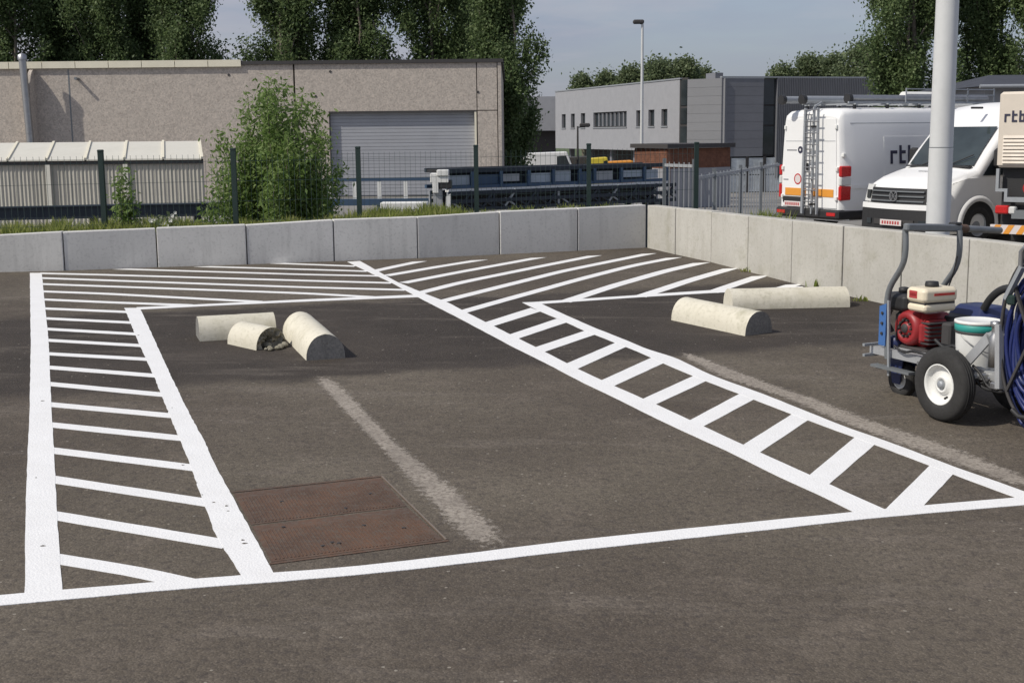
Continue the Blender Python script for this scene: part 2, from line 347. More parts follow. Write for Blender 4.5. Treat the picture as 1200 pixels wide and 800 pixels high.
M['willow'] = mat_leaf('willow_leaf', (.125, .2, .05), (.2, .295, .085), (.32, .39, .17), .5)
M['tree_far'] = mat_leaf('far_leaf', (.115, .15, .08), (.165, .21, .105), (.24, .28, .15), .45)  # leaf colours lightened to paint distant haze into the far trees
M['grassb'] = mat_leaf('grass_blade', (.17, .22, .045), (.3, .34, .09), (.48, .46, .2), .55)
M['petal'] = paint('white_petal', (.7, .7, .66), .6)
M['edge'] = paint('worn_iron_edge', (.24, .2, .165), .6, .3, .4, 9)
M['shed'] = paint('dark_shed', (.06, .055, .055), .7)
def mat_yard():
    m, t, b = nodes('yard_ground'); p = pos(t)
    c = mix(t, ramp(t, noise(t, .25, 5, .6, p), [(.4, 0.), (.6, 1.)]), (.16, .155, .145), (.24, .23, .215))
    g = mix(t, ramp(t, noise(t, .9, 5, .6, p), [(.3, 0.), (.7, 1.)]), (.05, .085, .03), (.1, .12, .05))
    ln = t.nodes.new('ShaderNodeVectorMath'); ln.operation = 'LENGTH'; t.links.new(p, ln.inputs[0])
    far = t.nodes.new('ShaderNodeMapRange'); t.links.new(ln.outputs['Value'], far.inputs[0]); far.inputs[1].default_value = 120; far.inputs[2].default_value = 140
    c = mix(t, far.outputs[0], c, g); t.links.new(c, b.inputs['Base Color']); b.inputs['Roughness'].default_value = .95; return m
M['yard'] = mat_yard()
def mat_soil():
    m, t, b = nodes('bank_soil'); p = pos(t)
    c = mix(t, ramp(t, noise(t, 7, 6, .65, p), [(.35, 0.), (.65, 1.)]), (.07, .08, .03), (.14, .125, .08))
    t.links.new(c, b.inputs['Base Color']); b.inputs['Roughness'].default_value = 1; return m
M['soil'] = mat_soil()

# ------------------------------------------------------------------ the setting: yard ground and car park
GZ = -.5
mb = MB()
def gz(x, y):
    f = min(1, max(0, (x - 0) / 4)); a = GZ - .8 * min(1, max(0, (y - 70) / 20)); b = GZ - 2.1 * min(1, max(0, (y - 32) / 46)); return a + (b - a) * f
ys = [-1200, -60, 32, 45, 58, 70, 78, 90, 1200]; xs = [-1200, -60, -4, 0, 1, 2, 3, 4, 60, 1200]
for i in range(len(ys) - 1):
    for j in range(len(xs) - 1):
        mb.add([(x, y, gz(x, y)) for x, y in ((xs[j], ys[i]), (xs[j + 1], ys[i]), (xs[j + 1], ys[i + 1]), (xs[j], ys[i + 1]))], [(0, 1, 2, 3)], True)
props(mb.build('ground', M['yard']), kind='structure')

BACK = [(-330, 327, 287), (-210, 324, 283.5), (-110, 321.5, 280.2), (-20, 319.2, 277.2), (76, 317.2, 272), (185, 313, 267.6), (290, 309.8, 263.6), (392, 306, 257.4), (490, 302.5, 254), (586, 298, 248), (677, 293.8, 244), (757, 290, 240)]
SIDE = [(757, 290, 240), (791, 298, 244), (833, 307, 248.6), (876, 318, 253), (927, 331, 259.5), (986, 345, 266), (1054, 360, 275), (1131, 378, 281.5), (1200, 396, 287.5)]
bpts = [(at(u, vb), topz(at(u, vb), vt)) for u, vb, vt in BACK]
spts = [(at(u, vb), .86) for u, vb, vt in SIDE]
for x, y in [(3.78, 7.9), (4.0, 7.1), (4.18, 6.3), (4.32, 5.5), (4.42, 4.7), (4.5, 3.8), (4.55, 2.9), (4.58, 2.0), (4.6, 1.1), (4.6, .2), (4.6, -.8)]:
    spts.append((Vector((x, y, lotz(x, y))), .86))
outline = [p for p, _ in bpts] + [p for p, _ in spts[1:]] + [Vector((4.6, -14, 0)), Vector((-16, -14, 0))]
x0_, y0_ = bpts[0][0].x - 8, bpts[0][0].y - 2.4
outline += [Vector((-16, y0_, 0)), Vector((x0_, y0_, 0))]
def lift(p, d=0.0): return Vector((p.x, p.y, lotz(p.x, p.y) + d))
bp0 = bpts[0][0]
lot = MB()
top = [lift(p) for p in outline]; n_ = len(top)
lot.v = [tuple(p) for p in top] + [(p.x, p.y, -.7) for p in top]
# a triangulated sheet: fan strips between the far edge and the near edge of the lot
import bmesh
bm = bmesh.new(); vs_ = [bm.verts.new(p) for p in top]; bm.faces.new(vs_); bmesh.ops.triangulate(bm, faces=bm.faces[:]); bm.verts.index_update()
lot.f = [tuple(v.index for v in f.verts) for f in bm.faces]; bm.free()
lot.f += [(i, (i + 1) % n_, (i + 1) % n_ + n_, i + n_) for i in range(n_)]
lot.sm = [False] * len(lot.f); lot.mi = [0] * len(lot.f)
car_park = lot.build('car_park', M['asphalt']); props(car_park, kind='structure')

def resample(pts, n):
    d = [0]
    for a, b in zip(pts, pts[1:]): d.append(d[-1] + (b - a).length)
    out = []
    for k in range(n):
        s_ = d[-1] * k / (n - 1); i = 0
        while i < len(d) - 2 and d[i + 1] < s_: i += 1
        f = (s_ - d[i]) / max(1e-9, d[i + 1] - d[i]); out.append(pts[i].lerp(pts[i + 1], f))
    return out
def smooth(pts, it=2):
    for _ in range(it): pts = [pts[0]] + [(pts[i - 1] + pts[i] * 2 + pts[i + 1]) / 4 for i in range(1, len(pts) - 1)] + [pts[-1]]
    return pts
def ribbon(name, A, B, h, mat, step=.09, jit=.0014, parent=car_park):
    n = max(2, int(max(sum((b - a).length for a, b in zip(A, A[1:])), .1) / step)); A = smooth(resample(A, n + 1)); B = smooth(resample(B, n + 1))
    m = MB(); vs = []
    for a, b in zip(A, B):
        d = (b - a).normalized()
        vs += [lift(a - d * random.uniform(-jit, jit), h), lift(b + d * random.uniform(-jit, jit), h)]
    # thin paint layer: top and the two edges
    k = len(vs); low = [p - Vector((0, 0, h - .0005)) for p in vs]
    fs = [(2 * i, 2 * i + 1, 2 * i + 3, 2 * i + 2) for i in range(n)] + [(2 * i, 2 * i + 2, k + 2 * i + 2, k + 2 * i) for i in range(n)] + [(2 * i + 3, 2 * i + 1, k + 2 * i + 1, k + 2 * i + 3) for i in range(n)]
    m.add(vs + low, fs); return m.build(name, mat, parent)
PX = lambda l: [at(*q) for q in l]
H1, H2, H3 = .0016, .0023, .003
ribbon('border_line', PX([(35, 320), (36, 400), (35, 470), (32, 540), (30, 600), (29, 697)]), PX([(49, 320), (57, 400), (60, 470), (64, 540), (67, 610), (73.5, 695)]), H2, M['line'])
ribbon('border_line', PX([(146, 361), (162, 401), (180, 440), (200, 490), (221, 540), (252, 626), (284, 677)]), PX([(164, 361), (200, 440), (222, 485), (240, 518), (250, 540), (269, 576), (290, 614), (322, 674)]), H2, M['line'], .05, .0022)
ribbon('border_line', PX([(407, 307), (432, 319), (458, 331), (489, 348), (540, 374), (570, 390), (600, 406), (648, 430), (684, 449), (724, 468), (760, 486), (804, 507), (860, 532), (912, 559), (950, 575), (1004, 602)]),
       PX([(422, 306), (464, 330), (500, 345), (526, 355), (550, 368), (580, 383), (608, 397), (638, 412), (676, 432), (719, 452), (768, 473.6), (823, 499), (890, 530), (948, 556), (970, 567), (1042, 599)]), H2, M['line'])
ribbon('border_line', PX([(612, 354.5), (634, 365.5), (652, 373), (664, 378), (685, 388), (698, 392.5), (721, 402), (735, 407), (763, 419), (777, 426), (813, 441), (828, 447), (867, 462), (884, 468.5), (929, 486), (947, 492.4), (1002, 513), (1025, 521), (1090, 546), (1117, 556), (1187, 582), (1230, 598)]),
       PX([(630, 354), (660, 368), (696, 384), (732, 398), (762, 411), (788, 417.5), (836, 441), (890, 460), (930, 476), (960, 488), (992, 501), (1045, 519), (1115, 546), (1187, 571), (1250, 594)]), H2, M['line'])
ribbon('border_line', PX([(-160, 712), (0, 697.6), (28, 695), (74, 691), (188, 682), (248, 677), (322, 671), (400, 666), (440, 661), (523, 652), (640, 637), (780, 622), (900, 610), (1002, 600), (1082, 592.5), (1187, 583.5), (1330, 571)]),
       PX([(-160, 725), (0, 709.5), (40, 706), (74, 703), (160, 695), (240, 688), (280, 685.5), (360, 679), (440, 672), (540, 661), (640, 649), (780, 634), (900, 621), (1025, 607), (1200, 592), (1330, 580)]), H3, M['line'])
def stripe(pts, w, h=H1, cut0=None, cut1=None, ext=.04):
    P = PX(pts); P = resample(P, 12)
    d0 = (P[1] - P[0]).normalized(); d1 = (P[-1] - P[-2]).normalized()
    if cut0 is None: P[0] = P[0] - d0 * ext
    if cut1 is None: P[-1] = P[-1] + d1 * ext
    A, B = [], []
    for i, p in enumerate(P):
        d = (P[min(i + 1, 11)] - P[max(i - 1, 0)]).normalized(); s = Vector((-d.y, d.x, 0))
        c = cut0 if i == 0 else cut1 if i == 11 else None
        if c is not None:
            if c.dot(s) < 0: c = -c
            s = c / max(.25, abs(c.dot(s)))
        A.append(p + s * w / 2); B.append(p - s * w / 2)
    return ribbon('hatch_stripe', A, B, h, M['line'])
WD = (bpts[-1][0] - bpts[4][0]).normalized()
for pts in ([(50, 320.4), (120, 322), (360, 329), (454, 331.5)], [(52, 326), (120, 328.4), (360, 336.8), (470, 339.6)], [(52, 333), (120, 335.4), (360, 343.8), (436, 348.2)], [(52, 341.6), (120, 344), (300, 353.5)],
            [(53, 351), (120, 354), (218, 357.6)], [(54, 361.6), (149, 365.6)], [(55, 373.2), (153, 378)], [(56, 385.6), (159, 391.4)], [(57, 398.8), (166, 405)], [(58, 414.6), (173, 421)], [(59, 430.6), (180, 440)],
            [(59, 450), (190, 462.4)], [(60, 474), (200, 487)], [(62, 498), (212, 513.4)], [(64, 528), (226, 548)], [(65, 562), (240, 588.6)], [(67, 604.4), (258, 636.5)], [(70, 655), (160, 669.5), (215, 682)]):
    stripe(pts, .087)
for pts in ([(142, 315.3), (360, 321.8), (441, 323.4)], [(237, 312.4), (360, 315.8), (426, 317.8)], [(325, 308.6), (412, 311.8)]): stripe(pts, .08, cut0=WD)
for pts in ([(440, 317.5), (462, 312.5), (492, 306.4)], [(456, 322.5), (514, 312.5), (562, 304.8)], [(476, 331), (540, 318.6), (631, 302)], [(493, 343), (540, 331), (580, 323), (640, 310.8), (697, 299.6)], [(514, 354), (540, 347.6), (580, 337.6), (660, 317.6), (761, 297.2)],
            [(540, 366), (580, 354.6), (680, 327), (740, 311.6), (790, 302)]): stripe(pts, .1, cut1=WD)
for pts in ([(664, 353), (720, 334.6), (780, 317.6), (822, 308)], [(752, 347), (810, 328), (857, 314.6)], [(836, 342), (862, 333), (891, 323.4)], [(912, 339), (932, 333.2)]): stripe(pts, .115, cut1=WD)
ribbon('back_line', PX([(160, 363), (240, 358.8), (360, 353.4), (492, 348.2)]), PX([(160, 360.2), (240, 356.4), (360, 350.8), (484, 345.6)]), .00195, M['line'])
ribbon('back_line', PX([(624, 357), (740, 349), (840, 343), (946, 339)]), PX([(622, 354.2), (740, 346.4), (840, 339.6), (940, 335.8)]), .00195, M['line'])
for a, b, c, d in ([(567, 378.2), (577, 382.6), (622, 360.8), (634, 364.8)], [(596, 392.4), (605.6, 397.4), (652.5, 373.5), (663.5, 378)], [(626, 407.4), (638, 412.4), (685.5, 387.5), (697.5, 392)], [(662, 426.8), (675.6, 432.8), (721.6, 401.5), (734.5, 406)],
                   [(704, 446), (719, 452.6), (763.6, 419), (777.6, 425.5)], [(752, 468), (767, 474.6), (812.6, 440.4), (828.6, 446)], [(806.5, 493.4), (823, 500.4), (866.6, 461.4), (884.6, 467.5)], [(869.5, 522), (889.6, 530.6), (928.6, 485), (947.6, 491.8)],
                   [(947, 558), (970, 568.5), (1002, 512), (1025.6, 520.4)], [(1036, 598.5), (1081, 594), (1089.6, 545), (1117.6, 555)]):
    ribbon('hatch_stripe', PX([a, c]), PX([b, d]), H1, M['line'])
def worn(A, B, n=40, cols=8, grow_=.35):
    A = smooth(resample(A, n + 1)); B = smooth(resample(B, n + 1)); m = MB(); e = []
    for i, (a, b) in enumerate(zip(A, B)):
        for k in range(cols + 1):
            f = -grow_ + (1 + 2 * grow_) * k / cols; m.v.append(tuple(lift(a.lerp(b, f), .001))); e.append((1 - abs(2 * k / cols - 1)) * min(1, i / 3, (n - i) / 3))
    m.f = [(i * (cols + 1) + k, i * (cols + 1) + k + 1, (i + 1) * (cols + 1) + k + 1, (i + 1) * (cols + 1) + k) for i in range(n) for k in range(cols)]; m.sm = [False] * len(m.f); m.mi = [0] * len(m.f)
    o = m.build('worn_strip', M['worn'], car_park); at_ = o.data.attributes.new('edge', 'FLOAT', 'POINT'); at_.data.foreach_set('value', e)
worn(PX([(366, 439), (407, 483), (447, 523), (493, 573), (540, 620), (567, 648)]), PX([(386, 440), (427, 483), (470, 525), (523, 567), (570, 611), (597, 643)]))
worn(PX([(790, 412), (850, 442), (920, 465), (975, 489), (1050, 517), (1125, 544), (1225, 581)]), PX([(804, 412), (900, 450), (960, 470), (1025, 496), (1100, 519), (1200, 559), (1235, 573)]))

# ------------------------------------------------------------------ retaining walls of upright concrete panels
def wall(name, label, pts, mat, thick, flip=1):
    root = thing(name, label, 'wall'); lo = len(pts)
    core = MB()
    for i in range(lo - 1):
        (p, zt0), (q, zt1) = pts[i], pts[i + 1]
        d = Vector((q.x - p.x, q.y - p.y, 0)).normalized(); nb = Vector((-d.y, d.x, 0)) * flip     # towards the back of the wall
        g = d * .005; dz = random.uniform(-.006, .006); off = nb * random.uniform(-.006, .006)
        a, b = p + g + off, q - g + off
        B4 = [Vector((a.x, a.y, lotz(a.x, a.y) - .15)), Vector((b.x, b.y, lotz(b.x, b.y) - .15))]
        B4 += [B4[1] + nb * thick, B4[0] + nb * thick]
        T4 = [Vector((v.x, v.y, z + dz)) for v, z in zip(B4, (zt0, zt1, zt1, zt0))]
        if flip < 0: B4 = [B4[1], B4[0], B4[3], B4[2]]; T4 = [T4[1], T4[0], T4[3], T4[2]]
        MB().hexa(B4, T4).build('panel', mat, root, bevel=.007)
        a, b = p + nb * .05, q + nb * .05
        cb = [Vector((a.x, a.y, GZ - .05)), Vector((b.x, b.y, GZ - .05))]; cb += [cb[1] + nb * (thick - .07), cb[0] + nb * (thick - .07)]
        core.hexa(cb, [Vector((v.x, v.y, z - .05)) for v, z in zip(cb, (zt0, zt1, zt1, zt0))])
    core.build('footing', M['curb_end'], root)
    return root
wall('retaining_wall', 'long low grey concrete panel wall across the back of the car park, in shade', bpts, M['wall_a'], .13)
wall('retaining_wall', 'sunlit pale concrete panel wall curving along the right side below the vans', [(spts[0][0] + Vector((.012, -.012, 0)), .862)] + spts[1:], M['wall_b'], .13)

# ------------------------------------------------------------------ curb stops, manhole
def curb(label, a, b, w, h, ends, mat=M['curb'], rough_end=False):
    """half-round concrete stop from a to b (pixels of the middle of its foot)"""
    A = at(*a); B = at(*b); d = (B - A); ln = d.length; rz = math.atan2(d.y, d.x)
    r_ = thing('curb_stop', label, 'curb stop', (A + B) / 2, rz, 'half-round concrete stops lying in the bays')
    sl = lotz(d.x / ln, 0) + LB * d.y / ln; r_.rotation_euler = (0, -math.atan(sl), rz)
    n = 16; prof = []
    for k in range(n + 1):
        an = math.pi * k / n; prof.append((w / 2 * math.cos(an), h * math.sin(an) ** .85))
    m = MB(); N = 10; vs = []
    for i in range(N + 1):
        x = -ln / 2 + ln * i / N
        for y, z in prof: vs.append((x, y * (1 + random.uniform(-.008, .008)), max(-.004, z * (1 + random.uniform(-.008, .008)) - .003)))
    k = n + 1
    m.add(vs, [(i * k + j, (i + 1) * k + j, (i + 1) * k + j + 1, i * k + j + 1) for i in range(N) for j in range(n)], True)
    m.add(vs[:k], [tuple(range(k))]) if ends[0] else None
    o = m.build('body', mat, r_)
    e = MB(); tail = vs[-k:]
    if rough_end:
        rows = 7; grid = []
        for j in range(rows + 1):
            s_ = 1 - j / rows
            for (x, y, z) in tail: grid.append((x - .03 * (1 - s_) * 2 + (random.uniform(-.025, .03) if 0 < j else 0), y * s_, z * s_ + (1 - s_) * h * .25 * (z > 0)))
        e.add(grid, [(j * k + i, j * k + i + 1, (j + 1) * k + i + 1, (j + 1) * k + i) for j in range(rows) for i in range(k - 1)])
        for _ in range(14):
            s_ = random.uniform(.012, .03); c = Vector((ln / 2 + random.uniform(-.02, .09), random.uniform(-w / 2, w / 2), s_ * .4))
            e.rbox(c.x - s_, c.x + s_, c.y - s_ * .8, c.y + s_ * .8, 0, s_ * 1.3, s_ * .5)
        e.build('broken_face', M['rubble'], r_)
    else:
        e.add(tail, [tuple(range(k - 1, -1, -1))]); e.build('end_face', M['curb_end'], r_)
    return r_
curb('pale half-round stop lying crossways behind the broken stub in the left bay', (321, 391), (232, 396.5), .24, .155, (1, 1))
curb('short broken-off stub of stop with crumbled mossy end in the left bay', (284, 400), (318, 407.5), .24, .14, (1, 1), rough_end=True)
curb('stop pointing towards the front line, rightmost of the three in the left bay', (352, 392), (382, 421), .25, .165, (1, 1))
curb('shorter stop with dark shaded end face, nearest of the two in the right bay', (802, 373), (889, 391.5), .26, .165, (1, 1))
curb('longest stop, lying parallel to the white back line in the right bay', (853, 360), (989, 357), .25, .15, (1, 1))

mh = thing('manhole_cover', 'rusty brown two-plate iron cover set in the asphalt beside the left hatching', 'manhole cover', at(397, 605))
def plate(corners, h, name):
    a, b, c, d = [lift(p) for p in corners]; o0 = mh.location; m = MB(); nx, ny = 44, 1
    def pt(u_, v_): return lift(a.lerp(b, u_).lerp(d.lerp(c, u_), v_), 0)
    cs = [pt(.006, .02), pt(.994, .02), pt(.994, .98), pt(.006, .98)]
    m.hexa([p - Vector((0, 0, .02)) - o0 for p in reversed(cs)][::-1], [p + Vector((0, 0, h)) - o0 for p in cs])
    for i in range(nx):                     # raised ribs of the tread
        for j in range(ny):
            u0, v0 = .03 + .94 * i / nx, .06 + .88 * j / ny; du, dv = .94 / nx * .42, .88 / ny * .86
            q = [pt(u0, v0), pt(u0 + du, v0), pt(u0 + du, v0 + dv), pt(u0, v0 + dv)]
            m.add([p + Vector((0, 0, h + .0022)) - o0 for p in q] + [p + Vector((0, 0, h)) - o0 for p in q], [(0, 1, 2, 3), (0, 4, 5, 1), (1, 5, 6, 2), (2, 6, 7, 3), (3, 7, 4, 0)])
    return m.build(name, M['rust'], mh)
TL, TR, BR, BL, ML, MR = [at(*q) for q in [(272.5, 577.5), (446, 559), (521, 633), (317.5, 659.5), (294, 616), (478, 594)]]
plate([ML, MR, TR, TL], .002, 'plate'); plate([BL, BR, MR, ML], .0015, 'plate')
m = MB(); cor = [TL, TR, BR, BL]; cen = (TL + TR + BR + BL) / 4
for i in range(3):
    a, b = cor[i], cor[(i + 1) % 4]; oa, ob = a + (a - cen).normalized() * .022, b + (b - cen).normalized() * .022
    m.add([lift(p, .0025) - mh.location for p in (a, b, ob, oa)], [(0, 1, 2, 3), (3, 2, 1, 0)][:1])
m.build('frame', M['rust'], mh)

a, b = TR.lerp(BR, .0), BR; d_ = (b - a).normalized(); n_o = Vector((-d_.y, d_.x, 0)) * .012
if n_o.dot(cen - a) > 0: n_o = -n_o
m = MB(); m.hexa([lift(p, 0) - mh.location for p in (a + n_o * .3, b + n_o * .3, b + n_o * .8, a + n_o * .8)], [lift(p, .006) - mh.location for p in (a + n_o * .3, b + n_o * .3, b + n_o * .8, a + n_o * .8)]); m.build('frame_edge', M['edge'], mh)
for u, v in ((330, 588), (434, 579), (405, 596), (332, 618), (426, 616), (473, 619), (389, 636), (397, 637), (378, 640)):
    p = at(u, v); m = MB(); m.lathe([(0, .0055), (.006, .0055), (.0085, .0045)], 10, Matrix.Translation(lift(p) - mh.location)); m.build('lifting_hole', M['dark_trim'], mh)
chips = MB()
for u, v in ((237, 580), (252, 589), (266, 593), (268, 599), (285, 633), (287, 637), (195, 482), (203, 478), (215, 545), (231, 566), (178, 446), (160, 393), (52, 640), (44, 560), (50, 470)):
    p = at(u + random.uniform(-2, 2), v); n_ = 7; r_ = random.uniform(.004, .011)
    ring = [lift(p + Vector((math.cos(k * .9) * r_ * random.uniform(.5, 1.3), math.sin(k * .9) * r_ * random.uniform(.4, 1.1), 0)), H2 + .0008) for k in range(n_)]
    chips.add(ring, [tuple(range(n_))])
chips.build('paint_chips', M['asphalt'], car_park, kind='stuff')

# ------------------------------------------------------------------ grass bank, wire fence, bar fences
bd = (bpts[-1][0] - bpts[4][0]); bd.z = 0; bd.normalize(); bn = Vector((-bd.y, bd.x, 0))
mb = MB(); bank_pts = [p for p, _ in bpts]; bz = [z for _, z in bpts]
rows_ = [(.12, -.14), (.55, -.12), (1.1, -.18), (2.3, None)]
for i in range(len(bank_pts) - 1):
    for (o0, z0), (o1, z1) in zip(rows_, rows_[1:]):
        q = []
        for k, (oo, zz) in ((i, (o0, z0)), (i + 1, (o0, z0)), (i + 1, (o1, z1)), (i, (o1, z1))):
            p = bank_pts[k] + bn * oo; z = (bz[k] + zz) if zz is not None else GZ - .02
            q.append((p.x, p.y, z))
        mb.add(q, [(0, 1, 2, 3)])
props(mb.build('grass_bank', M['soil']), kind='structure')
# blades
def blades(name, spots, parent=None):
    vs = []; fs = []
    for (x, y, z, h) in spots:
        a = random.uniform(0, 6.28); w = random.uniform(.006, .014); dx, dy = math.cos(a) * w, math.sin(a) * w; lx, ly = random.gauss(0, .3) * h, random.gauss(0, .3) * h
        n = len(vs); vs += [(x - dx, y - dy, z), (x + dx, y + dy, z), (x + lx * .4 + dx * .7, y + ly * .4 + dy * .7, z + h * .6), (x + lx * .4 - dx * .7, y + ly * .4 - dy * .7, z + h * .6), (x + lx, y + ly, z + h)]
        fs += [(n, n + 1, n + 2, n + 3), (n + 3, n + 2, n + 4)]
    o = MB(); o.v = vs; o.f = fs; o.sm = [False] * len(fs); o.mi = [0] * len(fs)
    return o.build(name, M['grassb'], parent, kind='stuff')
sp = []
def wallpos(u):
    for i in range(len(BACK) - 1):
        if BACK[i][0] <= u <= BACK[i + 1][0]:
            f = (u - BACK[i][0]) / (BACK[i + 1][0] - BACK[i][0]); return bank_pts[i].lerp(bank_pts[i + 1], f), bz[i] + (bz[i + 1] - bz[i]) * f
for _ in range(32000):
    u = random.uniform(-320, 757)
    dens = 1.0 if u < 245 or 425 < u < 565 else .55 if u < 425 else .2
    dens *= .45 + .55 * (math.sin(u * .045) * math.sin(u * .017 + 1) > -.25)
    if random.random() > dens: continue
    p, z = wallpos(u); o_ = random.uniform(.15, 1.1); q = p + bn * o_
    hh = random.uniform(.06, .13) + (.12 if u < 230 or 430 < u < 560 else .03) * random.random() + .04 * max(0, math.sin(u * .11))
    sp.append((q.x, q.y, z - .16, hh))
props(blades('grass', sp), 'long yellow-green grass growing on the bank behind the back wall', 'grass', kind='stuff')

FZ = 1.47
fo = .42
def fence_at(u):                            # where the sight line at column u meets the fence line
    p0 = bank_pts[4] + bn * fo; d = ray(u, 200); d = Vector((d.x, d.y)); A_ = Vector((p0.x, p0.y)); B_ = Vector((bd.x, bd.y))
    den = d.x * -B_.y + B_.x * d.y; t_ = (A_.x * -B_.y + B_.x * A_.y) / den
    return Vector((d.x * t_, d.y * t_, 0))
fpts = [fence_at(u) for u in (-230, -50, 119, 274, 420, 558, 690, 816)]
fence = thing('wire_fence', 'dark green post and wire mesh fence standing behind the back wall', 'fence', (fpts[0].x, fpts[0].y, GZ))
fl = fence.location
for p in fpts:
    q = Vector((p.x, p.y, 0)) - Vector((fl.x, fl.y, 0))
    pm = MB(); pm.box(q.x - .024, q.x + .024, q.y - .024, q.y + .024, -.1, FZ + .04 - fl.z); pm.rbox(q.x - .027, q.x + .027, q.y - .027, q.y + .027, FZ + .035 - fl.z, FZ + .06 - fl.z, .006)
    pm.build('post', M['green'], fence)
for a, b in zip(fpts, fpts[1:]):
    m = MB(); d = b - a; ln = d.length; n = int(ln / .055); dn = d / ln; a_, b_ = a - fl, b - fl; a_.z = b_.z = 0
    for k in range(1, n):
        p = a_ + d * k / n; m.bar((p.x, p.y, .05), (p.x, p.y, FZ - fl.z), .0027)
    z = .1
    while z < FZ - fl.z:
        m.bar((a_.x, a_.y, z), (b_.x, b_.y, z), .0032); z += .2
    m.build('wire_panel', M['wire'], fence, kind='stuff')

def barfence(label, a, b, ztop, n, mat, posts, gap=.075, group=None):
    a = Vector(a); b = Vector(b); r_ = thing('bar_fence', label, 'fence', (a.x, a.y, GZ)); d = b - a; ln = d.length; h = ztop - GZ
    m = MB(); k = int(ln / gap)
    for i in range(1, k): p = d * i / k; m.bar((p.x, p.y, .12), (p.x, p.y, h + .0), .012)
    m.build('bars', mat, r_, kind='stuff')
    for z in (h - .04, h * .52, .2): MB().bar((0, 0, z), (d.x, d.y, z), .02, .035).build('rail', mat, r_)
    for f in posts: p = d * f; MB().box(p.x - .02, p.x + .02, p.y - .02, p.y + .02, 0, h + .04).build('post', M['fork'], r_)
    return r_
barfence('tall galvanised bar panel, between the blue conveyor end and last green post', (ax(779, 15.6), 15.6, 0), (ax(814, 15.0), 15.0, 0), 1.29, 0, M['fork2'], (.0, 1), .1)
barfence('low grey bar fence running back from the green post to the white ladder van', (ax(818, 14.7), 14.7, 0), (ax(914, 20), 20, 0), 1.165, 0, M['galv'], (.16, .45, .72), .21)

# ------------------------------------------------------------------ plants near the fence
def grow(root, base, h, n_limb, spread, mat, leaf, nleaf, aspect=.3, upr=.6, r0_=.03, start=.05, clump=.12):
    tr = MB(); lv = []
    stems = []
    for k in range(n_limb):
        a = random.uniform(0, 6.28); sp_ = spread * random.uniform(.25, 1) ; hh = h * random.uniform(.55, 1.0) * (1 - .35 * (sp_ / spread) ** 2)
        pts = [Vector((random.gauss(0, .03), random.gauss(0, .03), h * start * random.random()))]
        for j in range(1, 7):
            f = j / 6; pts.append(Vector((math.cos(a) * sp_ * f ** .8 + random.gauss(0, .03), math.sin(a) * sp_ * f ** .8 + random.gauss(0, .03), hh * f)))
        tr.tube(pts, .01, 5, rs=[r0_ * (1 - .85 * j / 6) for j in range(7)]); stems.append(pts)
    per = nleaf // n_limb
    for pts in stems:
        for _ in range(per):
            f = random.random() ** .75 * 5.99; i = int(f); p = pts[i].lerp(pts[i + 1], f - i)
            lv.append(p + Vector((random.gauss(0, clump), random.gauss(0, clump), random.gauss(0, clump))))
    tr.build('trunk', M['bark'], root)
    return leaves('crown', [tuple(p) for p in lv if p.z > .02], leaf, mat, root, aspect, upr, 'stuff')
bush = thing('willow_tree', 'bushy light green willow standing behind the wire fence, before the roller door', 'tree', (ax(322, 15), 15, GZ))
grow(bush, None, 2.85, 54, .82, M['willow'], .034, 58000, .36, .5, .02, .1, .075)
vine = thing('climbing_plant', 'slender climbing plant on the wire fence in front of the lean-to', 'plant', (ax(139, 12.9), 12.9, .55))
grow(vine, None, .95, 9, .07, M['willow'], .026, 900, .5, .2, .006, .05, .05)
fs_ = thing('flowering_shrub', 'small dark shrub with white blossoms at the foot of the wire fence', 'shrub', (ax(190, 12.75), 12.75, .58))
grow(fs_, None, .33, 10, .13, M['tree_far'], .024, 500, .6, .2, .005, .1, .04)
m = MB()
for _ in range(26):
    p = Vector((random.gauss(0, .08), random.gauss(-.05, .05), random.uniform(.08, .33))); r_ = random.uniform(.012, .026)
    for k in range(5):
        a = k * 1.257; m.add([p, p + Vector((math.cos(a) * r_, -r_ * .3, math.sin(a) * r_)), p + Vector((math.cos(a + .9) * r_, -r_ * .3, math.sin(a + .9) * r_))], [(0, 1, 2)])
m.build('blossoms', M['petal'], fs_, kind='stuff')
tuft = thing('grass_tuft', 'green grass tuft on the wall top beside the white ladder van', 'grass', (ax(902, 13.2), 13.2, .55))
blades('blades', [(random.gauss(0, .12), random.gauss(0, .12), 0, random.uniform(.15, .32)) for _ in range(420)], tuft)

for (u, v, n_w, hw_), lab in zip(((957, 338.5, 26, .1), (877, 318, 18, .06), (1022, 352.5, 40, .06)), ('tiny weed at the wall foot just above the longest curb stop', 'tiny dark weed at the wall foot above the right hatching', 'low weeds along the wall foot left of the line machine')):
    p = at(u, v); wd = thing('weed', lab, 'weed', p); blades('blades', [(random.gauss(0, .03 if n_w < 40 else .12), random.gauss(0, .02) - (0 if n_w < 40 else 0), 0, random.uniform(.3, 1) * hw_) for _ in range(n_w)], wd)

